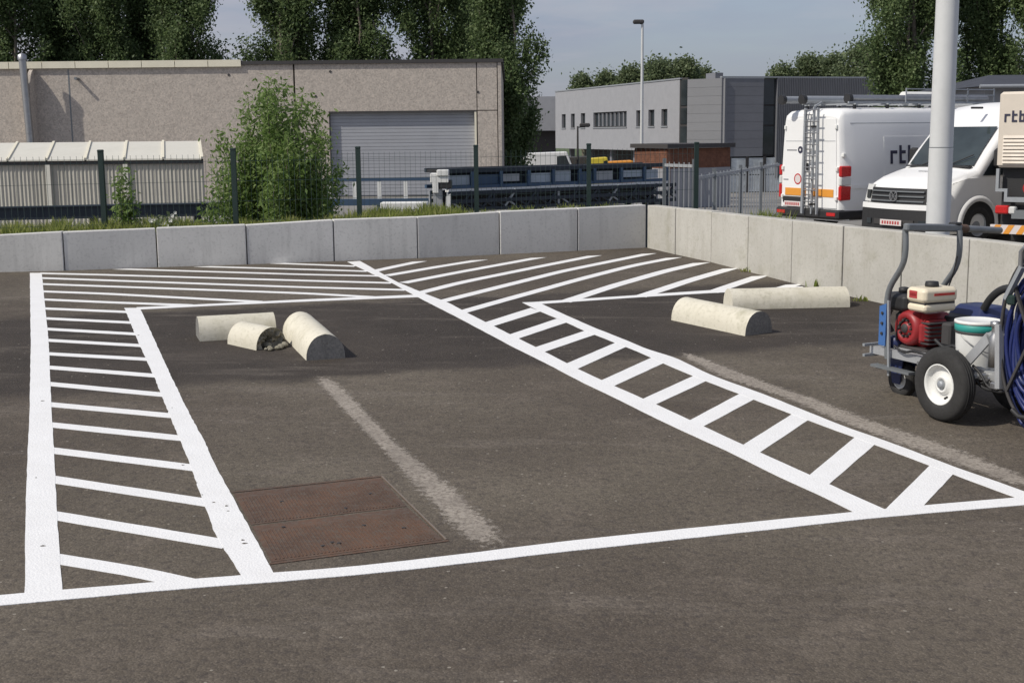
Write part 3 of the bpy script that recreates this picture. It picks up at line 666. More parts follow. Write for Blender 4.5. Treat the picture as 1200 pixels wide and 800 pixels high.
# ------------------------------------------------------------------ aggregate-faced hall with roller door
def openwall(mb, x0, x1, z0, z1, ops, depth, y=0.0, M_=None):
    """front face in the xz plane at y, openings with reveals going to y + depth"""
    xs = sorted({x0, x1, *[o[0] for o in ops], *[o[1] for o in ops]}); zs_ = sorted({z0, z1, *[o[2] for o in ops], *[o[3] for o in ops]})
    T_ = (lambda p: M_ @ Vector(p)) if M_ else (lambda p: p)
    for xa, xb in zip(xs, xs[1:]):
        for za, zb in zip(zs_, zs_[1:]):
            cx, cz = (xa + xb) / 2, (za + zb) / 2
            if any(o[0] < cx < o[1] and o[2] < cz < o[3] for o in ops): continue
            mb.add([T_((xa, y, za)), T_((xb, y, za)), T_((xb, y, zb)), T_((xa, y, zb))], [(0, 1, 2, 3)])
    for a, b, c, d in ops:
        y1 = y + depth
        for q in ([(a, y, c), (a, y1, c), (a, y1, d), (a, y, d)], [(b, y1, c), (b, y, c), (b, y, d), (b, y1, d)], [(a, y, d), (a, y1, d), (b, y1, d), (b, y, d)], [(a, y1, c), (a, y, c), (b, y, c), (b, y1, c)]):
            mb.add([T_(p) for p in q], [(0, 1, 2, 3)])
HY = 45.0
hx = lambda u: ax(u, HY)
hz = lambda v, u=300: atd(u, v, HY).z
hall = thing('industrial_hall', 'low flat-roofed hall faced in pinkish exposed aggregate, with grey roller door', 'building', (hx(588), HY, GZ))
ox, oy, oz = hall.location
ZT = hz(76) - oz; D0, D1 = hx(386) - ox, hx(558) - ox; DT = hz(130, 470) - oz
joints = [-34, -27, -20.5, hx(38) - ox, hx(347) - ox, hx(560) - ox]
for i, (a, b) in enumerate(zip(joints[:-1], joints[1:])):
    m = MB()
    if i == 4:
        m.box(a + .03, D0, 0, .35, 0, ZT); m.box(D0 + .0, b - .03, .0, .35, DT, ZT)
    else: m.box(a + .03, b - .03, 0, .35, 0, ZT)
    m.build('wall_panel', M['agg'], hall)
m = MB(); m.box(hx(560) - ox + .0, hx(583) - ox, 0, .35, 0, DT - .03); m.build('pilaster', M['agg'], hall)
m = MB(); m.box(hx(560) - ox + .0, hx(583) - ox, 0, .35, DT, ZT); m.build('wall_panel', M['agg'], hall)
m = MB(); m.box(hx(584) - ox, 0, -.03, .4, 0, ZT); m.build('corner_post', M['agg'], hall)
m = MB(); m.box(-34, -.06, .32, 24, 0, ZT - .06); m.build('core', M['dark_trim'], hall)
m = MB(); m.box(-.05, .0, .41, 24, 0, ZT); m.build('side_wall', M['agg'], hall)
m = MB(); m.box(-34.1, .08, -.08, 24.1, ZT + .004, ZT + .12); m.build('roof_cap', M['dark_trim'], hall)
x = -34.0
while x < hx(300) - ox - .6:
    m = MB(); m.box(x + .012, min(x + 1.13, hx(300) - ox), -.1, .35, ZT - .06, ZT + .17); m.build('roof_edge_sheet', M['cream'], hall); x += 1.14
door = MB().box(D0 + .02, D1 - .02, .2, .22, .02, DT - .02).build('roller_door', M['shutter'], hall)
nsl = 24
for k in range(nsl):
    z0 = .04 + (DT - .06) * k / nsl; z1 = .04 + (DT - .06) * (k + 1) / nsl
    m = MB(); m.hexa([(D0 + .03, .183, z0 + .012), (D1 - .05, .183, z0 + .012), (D1 - .05, .198, z0), (D0 + .03, .198, z0)], [(D0 + .03, .186, z1 - .012), (D1 - .05, .186, z1 - .012), (D1 - .05, .198, z1), (D0 + .03, .198, z1)])
    m.build('slat', M['shutter'], door)
m = MB(); m.box(D1 - .05, D1 + .02, -.012, .2, .02, DT - .02); m.build('door_jamb', M['cream'], hall)
m = MB(); m.box(D0, D1, -.02, .14, DT - .05, DT - .001); m.build('door_head', M['dark_trim'], hall)
# buttress with a rounded shoulder and the steel flue on it, a stub bar, dark dowel holes
bx = hx(45.5) - ox
fin = []
for k in range(9): a = math.pi / 2 * k / 8; fin.append((-1.25 * math.sin(a) if k else 0, ZT - .25 - 2.0 * (1 - math.cos(a)) ** 1))
Mf = Matrix.Translation((bx, 0, 0)) @ Matrix.Rotation(R(90), 4, 'Z')
fin = [(0, 0), (-.58, 0)] + [(-.58 + .5 * (1 - math.cos(math.pi / 2 * k / 8)), ZT - 1.25 + 1.15 * math.sin(math.pi / 2 * k / 8)) for k in range(9)] + [(0, ZT - .1)]
m = MB(); m.prism([(x, z) for x, z in fin], .12, Mf); m.build('buttress', M['agg'], hall)
m = MB(); m.tube([(bx - .02, -.66, .3), (bx - .14, -.66, ZT + .2)], .125, 14); m.lathe([(.15, 0), (.15, .16), (.0, .24)], 14, Matrix.Translation((bx - .14, -.66, ZT + .2)))
for z in (1.2, 2.3, 3.4): m.tube([(bx - .02 - .1 * z / 4.6, -.66, z), (bx - .02 - .1 * z / 4.6, -.66, z + .08)], .135, 14)
m.build('flue_pipe', M['steel'], hall)
q = atd(92, 93, HY); m = MB(); m.tube([(q.x - ox, 0.1, q.z - oz), (q.x - ox - .01, -.3, q.z - oz + .01)], .05, 8); m.build('bracket', M['fork'], hall)
for u, v in ((268, 88), (387, 84), (370, 113), (560, 108)):
    q = atd(u, v, HY); m = MB(); m.tube([(q.x - ox, .02, q.z - oz), (q.x - ox, -.015, q.z - oz)], .045, 8); m.build('fixing', M['dark_trim'], hall)
m = MB(); m.box(hx(84) - ox, hx(84) - ox + .05, -.006, .02, 1.9, ZT - .1); m.build('conduit', M['fork'], hall)

# ------------------------------------------------------------------ lean-to of translucent sheets
LY = 28.0
lean = thing('lean_to_shed', 'long low shed with cream sheet roof and dull ribbed walls, left behind the fence', 'shed', (ax(237, LY), LY, GZ)); ox, oy, oz = lean.location
ez = atd(235, 186, LY).z - oz; rz_ = ez + .36
W_ = .84
for k in range(13):
    x1 = -k * W_; x0 = x1 - W_
    m = MB(); sk = .52
    m.hexa([(x0 + .02, -.1, ez - .02), (x1 - .02, -.1, ez - .02), (x1 - .02 - sk, 1.9, rz_ - .02), (x0 + .02 - sk, 1.9, rz_ - .02)], [(x0 + .02, -.1, ez + .012), (x1 - .02, -.1, ez + .012), (x1 - .02 - sk, 1.9, rz_ + .012), (x0 + .02 - sk, 1.9, rz_ + .012)])
    m.build('roof_panel', M['cream_roof'], lean)
    MB().bar((x1, -.11, ez + .02), (x1 - sk, 1.9, rz_ + .02), .05, .05).build('roof_rib', M['cream'], lean)
    for h_ in range(2):
        m = MB(); xa = x0 + W_ / 2 * h_; nr = 5
        for r_ in range(nr):
            a = xa + W_ / 2 * r_ / nr; b = a + W_ / 2 / nr; c = (a + b) / 2
            m.add([(a, 0, .02), (c, -.018, .02), (b, 0, .02), (a, 0, ez - .08), (c, -.018, ez - .08), (b, 0, ez - .08)], [(0, 1, 4, 3), (1, 2, 5, 4)])
        m.build('wall_sheet', M['sheet'], lean)
    if k % 2 == 0 and k: MB().box(x1 - .05, x1 + .05, -.075, -.04, 0, ez - .1).build('stud', M['cream_roof'], lean)
MB().box(-13 * W_, .0, -.06, .0, ez - .1, ez - .03).build('eaves_beam', M['shed'], lean)
m = MB(); m.add([(0, 0, 0), (-.52, 1.9, 0), (-.52, 1.9, rz_ - .03), (0, 0, ez - .03)], [(0, 1, 2, 3)]); m.build('end_wall', M['sheet'], lean)
m = MB(); m.add([(-.52, 1.9, 0), (-13 * W_ - .52, 1.9, 0), (-13 * W_ - .52, 1.9, rz_ - .03), (-.52, 1.9, rz_ - .03)], [(0, 1, 2, 3)]); m.build('back_wall', M['sheet'], lean)

# ------------------------------------------------------------------ blue steelwork stored behind the fence
def beamset(name, label, cat, u0, u1, y0, y1, fn):
    a = Vector((ax(u0, y0), y0, GZ)); b = Vector((ax(u1, y1), y1, GZ)); d = b - a
    r_ = thing(name, label, cat, a, math.atan2(d.y, d.x)); fn(r_, d.length); return r_
def conv(r_, ln):
    zt = atd(520, 198, 18).z - GZ; zb = atd(520, 218, 18).z - GZ; z2 = atd(520, 243, 18).z - GZ
    for z, hgt, mt in ((zt, .06, 'dark_blue'), (zb, .045, 'blue'), (zb - .05, .035, 'white2')):
        MB().box(0, ln, -.03 - .03 * (mt == 'white2'), .03, z - hgt, z).build('beam', M[mt], r_); 
    MB().box(0, ln, .55, .61, zt - .06, zt).build('beam', M['dark_blue'], r_); MB().box(0, ln, .55, .61, zb - .05, zb).build('beam', M['blue'], r_)
    n = 9
    cuts = [ln * (k + (random.uniform(-.22, .22) if 0 < k < n else 0)) / n for k in range(n + 1)]
    for k in range(n + 1):
        x = cuts[k]; MB().box(x - .022, x + .022, -.045, .0, zb - .04, zt - .05).build('upright', M['blue'], r_)
        if k < n: MB().box(x + .03, cuts[k + 1] - .03 - random.choice((0, 0, .12)), .0, .02, zb + .006 + random.choice((0, 0, .03)), zt - .066 - random.choice((0, .03))).build('side_panel', M[('pale_blue', 'blue', 'galv', 'pale_blue')[k % 4]], r_)
    MB().box(.02, ln - .02, .3, .33, zb + .005, zt - .07).build('back_panel', M['dark_blue'], r_)
    MB().box(-.02, ln, .2, .5, zt - .06, zt - .01).build('belt', M['black'], r_)
    for sx in (.3, ln * .5, ln - .3):
        for y in (.0, .56): MB().box(sx - .04, sx + .04, y - .03, y + .03, 0, z2 + .01).build('leg', M['dark_blue'], r_)
def lattice(r_, ln):
    z1 = atd(520, 219.5, 18).z - GZ - .06; z0 = atd(520, 244, 18).z - GZ
    for z in (z0, (z0 + z1) / 2, z1):
        for y in (0, .5): MB().box(0, ln, y - .025, y + .025, z - .05, z).build('chord', M['dark_blue'], r_)
    MB().box(.05, ln - .25, .24, .27, z0 - .03, z1 - .03).build('inner_sheet', M['black'], r_)
    n = 22
    for k in range(n):
        xa, xb = ln * k / n, ln * (k + 1) / n
        for y in (0, .5):
            m = MB(); m.bar((xa, y, z0), (xb if k % 2 else xa, y, z1), .03); m.bar((xb, y, z0), (xa, y, (z0 + z1) / 2), .022); m.build('brace', M['dark_blue'] if k % 5 else M['galv'], r_)
    for x in (.2, ln * .35, ln * .65, ln - .2): MB().box(x - .04, x + .04, -.03, .53, 0, z0 - .051).build('leg', M['dark_blue'], r_)
beamset('conveyor', 'blue steel conveyor with pale side panels behind the fence, on the dark lattice', 'conveyor', 522, 780, 18, 20.2, conv)
beamset('lattice_frame', 'dark steel lattice frame stored under the blue conveyor behind the fence', 'steel frame', 524, 792, 17.9, 20.2, lattice)
ce = thing('white_winch', 'worn white cast drive unit at the left end of the blue conveyor', 'machine', (ax(508, 17.6), 17.6, GZ))
zz = lambda v: atd(510, v, 17.6).z - GZ
m = MB(); m.rbox(-.05, .2, -.1, .15, zz(214), zz(203), .008); m.rbox(.04, .2, -.12, .1, zz(206), zz(199), .008); m.rbox(-.02, .06, -.1, .1, zz(226), zz(213), .006); m.build('housing', M['white2'], ce)
m = MB(); m.rbox(.06, .24, -.09, .1, zz(221), zz(211), .01); m.build('motor', M['black'], ce)
m = MB(); m.hexa([(.0, -.06, 0), (.14, -.06, 0), (.14, .1, 0), (.0, .1, 0)], [(-.02, -.06, zz(216)), (.1, -.06, zz(220)), (.1, .1, zz(220)), (-.02, .1, zz(216))]); m.build('bracket', M['fork2'], ce)
m = MB(); m.hexa([(.1, -.1, 0), (.2, -.1, 0), (.2, 0, 0), (.1, 0, 0)], [(.16, -.1, zz(230)), (.22, -.1, zz(227)), (.22, 0, zz(227)), (.16, 0, zz(230))]); m.build('guard', M['white2'], ce)
def rails(r_, ln):
    za = atd(440, 209, 20).z - GZ; zb = atd(440, 233, 20).z - GZ
    MB().box(0, ln, -.03, .03, za - .04, za).build('rail', M['blue'], r_); MB().box(0, ln, -.05, .05, zb - .1, zb).build('rail', M['blue'], r_)
    for k, u in enumerate((346, 384, 414, 443, 474)):
        x = ax(u, 20) - ax(330, 20); MB().box(x - .03, x + .03, -.025, .025, zb + .001, za - .041).build('post', M['white2'], r_)
        if k % 2: MB().box(x - .04, x + .04, -.04, .04, 0, zb - .101).build('leg', M['blue'], r_)
beamset('guard_rail', 'blue double rail with short white posts before the roller door', 'railing', 330, 503, 20, 20, rails)
cz = atd(450, 237, 17).z - GZ
m = MB(); m.rbox(-.62, 0, -.15, .15, cz - .1, cz, .01); o = m.build('white_slab', M['white2'], None, (ax(500, 17), 17, GZ)); props(o, 'flat white slab lying left of the worn white drive unit', 'slab')
for x in (-.5, -.1): MB().box(x - .03, x + .03, -.1, .1, 0, cz - .1).build('trestle', M['fork'], o)
def lowbeam(r_, ln):
    z = atd(100, 245, 17).z - GZ
    MB().box(0, ln, -.06, .06, z - .14, z).build('beam', M['dark_blue'], r_); MB().box(0, ln, -.09, .09, z - .16, z - .141).build('flange', M['dark_blue'], r_); MB().box(0, ln, -.09, .09, z + .001, z + .018).build('flange', M['dark_blue'], r_)
    for x in (.4, ln * .5, ln - .4): MB().box(x - .05, x + .05, -.05, .05, 0, z - .161).build('leg', M['dark_blue'], r_)
beamset('steel_beam', 'long dark blue steel beam lying low behind the fence below the lean-to', 'beam', -60, 262, 17.3, 18, lowbeam)

# ------------------------------------------------------------------ grey office building
OX0, OX1, OX2, OX3 = Vector((ax(651, 117), 117)), Vector((ax(797, 91), 91)), Vector((ax(845, 89), 89)), Vector((ax(1040, 93), 93))
office = thing('office_building', 'modern grey office block with pale windowed wing and dark clad corner', 'building', (OX1.x, OX1.y, -2.6)); ofz = -2.6
def facade(p, q): d = q - p; return Matrix.Translation((p.x - OX1.x, p.y - OX1.y, 0)) @ Matrix.Rotation(math.atan2(d.y, d.x), 4, 'Z'), d.length
def frac(p, q, u):                          # distance along p>q seen at column u
    d = q - p; k = (u - 600) / FPX; return ((k * p.y - p.x) / (d.x - k * d.y)) * d.length
zof = lambda v, u, y: atd(u, v, y).z - ofz
Mw, lw = facade(OX0, OX1)
zt, zb = zof(93, 797, 91), zof(177.5, 797, 91)
ops = []
wt, wb = zof(127, 797, 91), zof(147.5, 797, 91)
for ua, ub in ((660, 664.5), (670.5, 675), (682, 687), (696.5, 735), (746, 752), (760, 767), (775, 782)): ops.append((frac(OX0, OX1, ua), frac(OX0, OX1, ub), wb, wt))
m = MB(); openwall(m, 0, lw - .15, zb, zt, ops, .35, 0, Mw)
T_ = lambda p: Mw @ Vector(p)
m.add([T_((0, 0, zb)), T_((0, 9, zb)), T_((lw, 9, zb)), T_((lw, 0, zb))], [(0, 1, 2, 3)]); m.add([T_((0, 0, zt)), T_((lw, 0, zt)), T_((lw, 12, zt)), T_((0, 12, zt))], [(0, 1, 2, 3)]); m.add([T_((0, 12, zb)), T_((0, 0, zb)), T_((0, 0, zt)), T_((0, 12, zt))], [(0, 1, 2, 3)])
m.build('render_wall', M['office'], office)
for a, b, c, d in ops:
    w = MB(); fw = .07
    w.box(a, a + fw, .18, .26, c, d, Mw); w.box(b - fw, b, .18, .26, c, d, Mw); w.box(a + fw, b - fw, .18, .26, c, c + fw, Mw); w.box(a + fw, b - fw, .18, .26, d - fw, d, Mw)
    win = w.build('window', M['dark_trim'], office)
    big = b - a > 2.2; k = 8 if big else 1; pw = (b - a - 2 * fw) / k
    for i in range(k):
        MB().box(a + fw + i * pw + (.05 if i else 0), a + fw + (i + 1) * pw - .05 * (i < k - 1), .21, .23, c + fw, d - fw, Mw).build('pane', M['glass'], win)
        if big and i: MB().box(a + fw + i * pw - .05, a + fw + i * pw + .05, .12, .26, c + fw, d - fw, Mw).build('mullion', M['office'], win)
    MB().box(a - .05, b + .05, -.06, .18, c - .08, c - .003, Mw).build('sill', M['galv'], win)
MB().box(0, lw, -.05, .25, zt + .003, zt + .1, Mw).build('parapet_cap', M['galv'], office)
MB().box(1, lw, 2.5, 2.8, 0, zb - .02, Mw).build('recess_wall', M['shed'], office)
for k in range(6): MB().box(2 + k * 5, 2.4 + k * 5, .6, 1.0, 0, zb - .01, Mw).build('column', M['clad_dark'], office)
# dark slit window strip, mid grey clad bay
Mm, lm = facade(OX1, OX2); zt2 = zof(91.6, 845, 89); z2 = zof(184, 845, 89)
s0, s1 = frac(OX1, OX2, 796.5), frac(OX1, OX2, 804.5)
w = MB().box(s0 - .1, s1, .1, .25, z2 - 1, zt + .1, Mm).build('window', M['dark_trim'], office)
zc = [zt + .0, zof(126, 800, 91), zof(147.5, 800, 91), zof(184, 800, 91)]
for i in range(3): MB().box(s0, s1 - .05, .06, .095, zc[i + 1] + .12, zc[i] - .05, Mm).build('pane', M['glass'], w)
nb = 9
for k in range(nb):
    za = z2 + (zt2 - z2) * k / nb; zb_ = z2 + (zt2 - z2) * (k + 1) / nb
    MB().box(s1 + .02, lm - .01, 0, .25, za + .006, zb_ - .005, Mm).build('cladding_board', M['clad_mid'], office)
MB().box(s1 + .03, lm + .2, .1, 4, z2 - 1.3, zt2 - .02, Mm).build('core', M['clad_mid'], office)
Md, ld = facade(OX2, OX3)
g0, g1, g2 = frac(OX2, OX3, 893), frac(OX2, OX3, 908), ld
for k in range(nb):
    za = z2 + (zt2 - z2) * k / nb; zb_ = z2 + (zt2 - z2) * (k + 1) / nb
    MB().box(.01, g0 - .02, 0, .25, za + .006, zb_ - .005, Md).build('cladding_board', M['clad_dark'], office)
MB().box(.02, g0 - .1, .1, 8, z2, zt2 - .02, Md).build('core', M['clad_dark'], office)
w = MB().box(g0, g1, .25, .4, z2, zt2, Md).build('window', M['dark_trim'], office)
zc = [zt2, zof(124, 900, 89.5), zof(148, 900, 89.5), z2]
for i in range(3): MB().box(g0 + .04, g1 - .04, .2, .245, zc[i + 1] + .1, zc[i] - .02, Md).build('pane', M['glass'], w)
for k in range(16):                         # ribbed cladding panels
    a = g1 + (g2 - g1) * k / 16; b = g1 + (g2 - g1) * (k + 1) / 16; m = MB()
    for r_ in range(4):
        xa = a + (b - a) * r_ / 4; xb = a + (b - a) * (r_ + 1) / 4; m.box(xa + .01, xb - .07, -.05, 0, z2 - 1.5, zt2 + .02, Md)
    m.box(a + .005, b - .005, 0, .2, z2 - 1.5, zt2 + .02, Md); m.build('cladding_panel', M['clad_rib'], office)
MB().box(g1, g2, .2, 10, z2 - 1.5, zt2 - .02, Md).build('core', M['clad_dark'], office)
MB().box(0, g2, -.04, .3, zt2 + .003 + .02, zt2 + .12, Md).build('parapet_cap', M['galv'], office)
MB().box(1.0, 1.6, 3, 4.5, zt2, zt2 + .5, Md).build('roof_unit', M['clad_dark'], office)
# ground floor glazing under the dark volume
for k in range(8):
    a = .6 + 1.35 * k
    fr = MB().box(a, a + .2, -.02, .1, 0, z2 - .01, Md).build('glazing_post', M['dark_trim'], office)
    for j in range(2): MB().box(a + .22, a + 1.33, .03, .07, .05 + j * (z2 - .1) / 2, (j + 1) * (z2 - .1) / 2, Md).build('glazing', M['glass2'], office)
# set-back pale wing at the far left
m = MB(); pw = atd(632, 113, 122); m.box(-5.5 + ax(650, 122) - OX1.x, ax(652, 122) - OX1.x, 31.5, 40, zof(153, 640, 122), zof(113, 640, 122)); m.build('side_wing', M['office'], office)
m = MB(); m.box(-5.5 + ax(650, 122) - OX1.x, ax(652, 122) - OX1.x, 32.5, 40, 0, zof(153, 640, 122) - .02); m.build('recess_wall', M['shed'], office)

# ------------------------------------------------------------------ brick hut, parked vehicles, street lamps far behind
BY = 52
hut = thing('brick_hut', 'small flat-roofed brown brick hut before the grey office block', 'hut', (ax(782, BY), BY, -1.45)); h0 = hut.location
q0, q1 = Vector((ax(744, 55) - h0.x, 3.0)), Vector((ax(857, 54) - h0.x, 2.2)); ht = atd(782, 174, BY).z - h0.z
hp = atd(782, 198, BY).z - h0.z
def bricks(p, q, root):
    d = (q - p); ln = d.length; Mx = Matrix.Translation((p.x, p.y, 0)) @ Matrix.Rotation(math.atan2(d.y, d.x), 4, 'Z'); m = MB(); nr = int(ht / .085)
    for r_ in range(int(hp / .085) + 1, nr):
        x = -(.13 if r_ % 2 else 0)
        while x < ln:
            a, b = max(0, x) + .006, min(ln, x + .26) - .006
            if b - a > .03: m.add([Mx @ Vector(v) for v in [(a, -.012, r_ * .085 + .005), (b, -.012, r_ * .085 + .005), (b, -.012, r_ * .085 + .08), (a, -.012, r_ * .085 + .08)]], [(0, 1, 2, 3)])
            x += .26
    m.box(0, ln, 0, .15, 0, ht - .01, Mx); m.build('brick_face', M['brick'], root, kind='stuff')
for p_, q_ in ((q0, Vector((0, 0))), (Vector((0, 0)), q1)):
    d_ = q_ - p_; MB().box(0, d_.length, -.03, .0, 0, hp, Matrix.Translation((p_.x, p_.y, 0)) @ Matrix.Rotation(math.atan2(d_.y, d_.x), 4, 'Z')).build('plinth', M['office'], hut)
bricks(q0, Vector((0, 0)), hut); bricks(q1.normalized() * .16, q1, hut)
m = MB(); m.hexa([(q0.x - .2, q0.y, ht), (-.02, -.28, ht), (q1.x + .2, q1.y - .1, ht), (q1.x - 2, q1.y + 3.2, ht)], [(q0.x - .2, q0.y, ht + .17), (-.02, -.28, ht + .17), (q1.x + .2, q1.y - .1, ht + .17), (q1.x - 2, q1.y + 3.2, ht + .17)]); m.build('roof', M['shed'], hut)

def lamp(label, u, y, vtop, r_, mat, heads, base):
    zt = atd(u, vtop, y).z - base; l_ = thing('street_lamp', label, 'street lamp', (ax(u, y), y, base))
    MB().tube([(0, 0, 0), (0, 0, zt)], r_, 10, rs=[r_, r_ * .6]).build('pole', mat, l_)
    for dx, wd in heads:
        m = MB(); m.tube([(0, 0, zt - .05), (dx, 0, zt)], .04, 8); m.build('arm', M['fork'], l_)
        m = MB(); m.rbox(dx - wd / 2, dx + wd / 2, -.14, .14, zt - .05, zt + .14, .05); m.build('lamp_head', M['dark_trim'], l_)
lamp('tall thin white lamp post with dark head rising above the office roof', 752, 60, 27, .095, M['pole'], [(-.18, .5)], -1.8)
lamp('short black street lamp with one arm before the pale office wing', 677, 62, 148, .07, M['dark_trim'], [(.34, .5)], -1.9)

def smallcar(label, cat, name, u, y, ln, hgt, mat, boxy=False, rz=0):
    c = thing(name, label, cat, (ax(u, y), y, -2.6), rz)
    prof = [(-ln / 2, .3), (-ln / 2, hgt * .58), (-ln / 2 + (.08 if boxy else .5), hgt * .97), (ln * (.28 if boxy else .12), hgt), (ln * (.38 if boxy else .3), hgt * .62), (ln / 2 - .05, hgt * .52), (ln / 2, .35)]
    m = MB(); m.prism(prof, 1.75, Matrix.Translation((0, -.87, 0))); m.build('body', mat, c, bevel=.06)
    w = [(-ln / 2 + .55, hgt * .62), (-ln / 2 + .75, hgt * .9), (ln * .1, hgt * .91), (ln * .26, hgt * .62)]
    if boxy: w = [(ln * .12, hgt * .62), (ln * .12, hgt * .9), (ln * .26, hgt * .92), (ln * .35, hgt * .62)]
    m = MB(); m.prism(w, .02, Matrix.Translation((0, -.885, 0))); m.build('side_window', M['glass'], c)
    for x in (-ln * .3, ln * .31):
        m = MB(); m.lathe([(0, 0), (.2, 0), (.3, .02), (.3, .2), (0, .2)], 14, Matrix.Translation((x, -.74, .3)) @ Matrix.Rotation(R(90), 4, 'X')); m.build('wheel', M['rubber'], c)
smallcar('white van parked far back between the tree and the black street lamp', 'van', 'parked_van', 643, 86, 4.2, 3.0, M['white'], True)
smallcar('yellow van parked under the pale office wing, right of the black lamp', 'van', 'parked_van', 703, 88, 1.6, 2.58, M['yellow'], True)
smallcar('dark van parked under the pale office wing beside the black street lamp', 'van', 'parked_van', 679, 91, 3.0, 2.6, M['dark_trim'], True)
smallcar('orange-yellow van parked just left of the brown brick hut', 'van', 'parked_van', 729, 90, 2.4, 2.3, M['orange'], True)

# dark-roofed house at the right edge
hs = thing('house', 'house with dark slate roof at the right edge behind the truck', 'house', (ax(1215, 48), 48, GZ)); zr = atd(1160, 100, 48).z - GZ
m = MB(); m.box(-2.0, 6, 0, 7, -1.0, zr); m.build('wall', M['office'], hs)
m = MB(); m.add([(-2.4, -.5, zr - .05), (6.5, -.5, zr - .05), (6.5, 3.5, zr + .5), (-.6, 3.5, zr + .5), (-2.4, 7.5, zr - .05), (6.5, 7.5, zr - .05)], [(0, 1, 2, 3), (0, 3, 4), (3, 2, 5, 4), (0, 4, 5, 1)]); m.build('roof', M['slate'], hs)
MB().tube([(-2.4, -.56, zr - .06), (6.5, -.56, zr - .06)], .07, 8).build('gutter', M['galv'], hs)

# ------------------------------------------------------------------ poplars and far trees
def poplar_mesh(h, w, nl, leaf, seedn, fork_=3, base=.06):
    random.seed(seedn); tr = MB(); pts = []
    stems = []
    for k in range(fork_):
        a = random.uniform(0, 6.28); o_ = 0 if k == 0 else w * random.uniform(.12, .26)
        P = [Vector((0, 0, 0))] + [Vector((math.cos(a) * o_ * min(1, f * 3) + random.gauss(0, .08), math.sin(a) * o_ * min(1, f * 3) + random.gauss(0, .08), h * f * (1 if k == 0 else .9))) for f in (.12, .25, .4, .55, .7, .85, 1)]
        tr.tube(P, .1, 7, rs=[(.24 if k == 0 else .15) * (1 - .93 * i / 7) for i in range(8)]); stems.append(P)
    nlimb = 64
    for k in range(nlimb):
        P = random.choice(stems); f = base + (.93 - base) * k / nlimb + random.uniform(-.02, .02); f = min(.97, max(.03, f)); i = min(6, int(f * 7)); p = P[i].lerp(P[i + 1], f * 7 - i)
        a = random.uniform(0, 6.28); env = w / 2 * (min(1, .6 + f * 2) * (1 - max(0, f - .45) / .6) ** .7); ln = env * random.uniform(.7, 1.15)
        q = [p]
        for j in range(1, 5):
            g = j / 4; q.append(p + Vector((math.cos(a) * ln * g ** .8, math.sin(a) * ln * g ** .8, (1.3 + ln * 1.0) * g)))
        tr.tube(q, .03, 5, rs=[.05, .04, .03, .02, .01])
        for c in range(6):                      # leafy clumps along each limb
            g = random.uniform(.2, 1.05); j = min(3, int(g * 4)); cc = q[j].lerp(q[j + 1], g * 4 - j); s_ = random.uniform(.2, .42)
            nn = nl // (nlimb * 6)
            pts.append(np.array(cc) + rng.normal(size=(nn, 3)) * np.array([s_, s_, s_ * 1.5]))
    return tr, np.concatenate(pts)
protos = []
for k, (h, w, f_) in enumerate(((17, 3.7, 3), (18.5, 4.25, 4), (16, 2.9, 2))):
    tr, pp = poplar_mesh(h, w, 72000, .2, 40 + k, f_, .03 if k < 2 else .06); protos.append((tr, pp, h))
random.seed(11)
made = {}
PG = 'tall dark poplars in the row behind the aggregate hall'
def poplar(kind, label, u, y, sc, rz, group=PG):
    t_ = thing('poplar_tree', label, 'tree', (ax(u, y), y, -1.3 if u < 580 else -2.2), rz, group); t_.scale = (sc, sc, 1)
    if kind not in made:
        tr, pp, h = protos[kind]; a = tr.build('trunk', M['bark'], t_); b = leaves('crown', pp, .085, M['poplar'], t_, .62, .4, 'stuff'); made[kind] = (a, b)
    else:
        for s_ in made[kind]: c = s_.copy(); C.objects.link(c); c.parent = t_
    return t_
for k, u, y, sc, rz, lab in ((0, -52, 72, 1.0, 1.0, 'poplar leaning out of the left edge of the picture above the hall roof'),
    (1, 8, 70, .98, .3, 'poplar at the left edge, left of the steel flue pipe'), (2, 80, 73, .92, 2.0, 'poplar above the stub bracket, first right of the pale sky gap by the flue'), (0, 128, 71, .9, 4.0, 'poplar behind the hall above the lean-to, second right of the flue gap'),
    (2, 172, 74, .95, 5.1, 'slim poplar tucked between two fuller ones, above the right half of the lean-to'), (1, 228, 70, .92, 2.6, 'full poplar left of the wide sky gap above the end of the cream roof edge'), (1, 333, 70, 1.0, 5.5, 'broad poplar standing alone above the willow, between two sky gaps'),
    (0, 428, 70, 1.05, 1.7, 'poplar above the left part of the roller door'), (1, 512, 71, .98, 3.7, 'poplar above the right part of the roller door'), (2, 560, 75, 1.0, .5, 'slim poplar behind the right corner of the hall roof'), (0, 596, 64, .9, 2.2, 'poplar at the right corner of the hall, visible down to the ground')):
    poplar(k, lab, u, y, sc, rz)
RG = 'bright leafy poplars behind the vans at the right'
for k, u, y, sc, rz, lab in ((1, 1066, 66, .95, 1.2, 'full poplar left of the big white pole'), (0, 1150, 68, .9, 3.0, 'poplar just right of the big white pole'), (1, 1215, 66, .95, 4.4, 'poplar at the right edge above the dark house roof')):
    poplar(k, lab, u, y, sc, rz, RG)
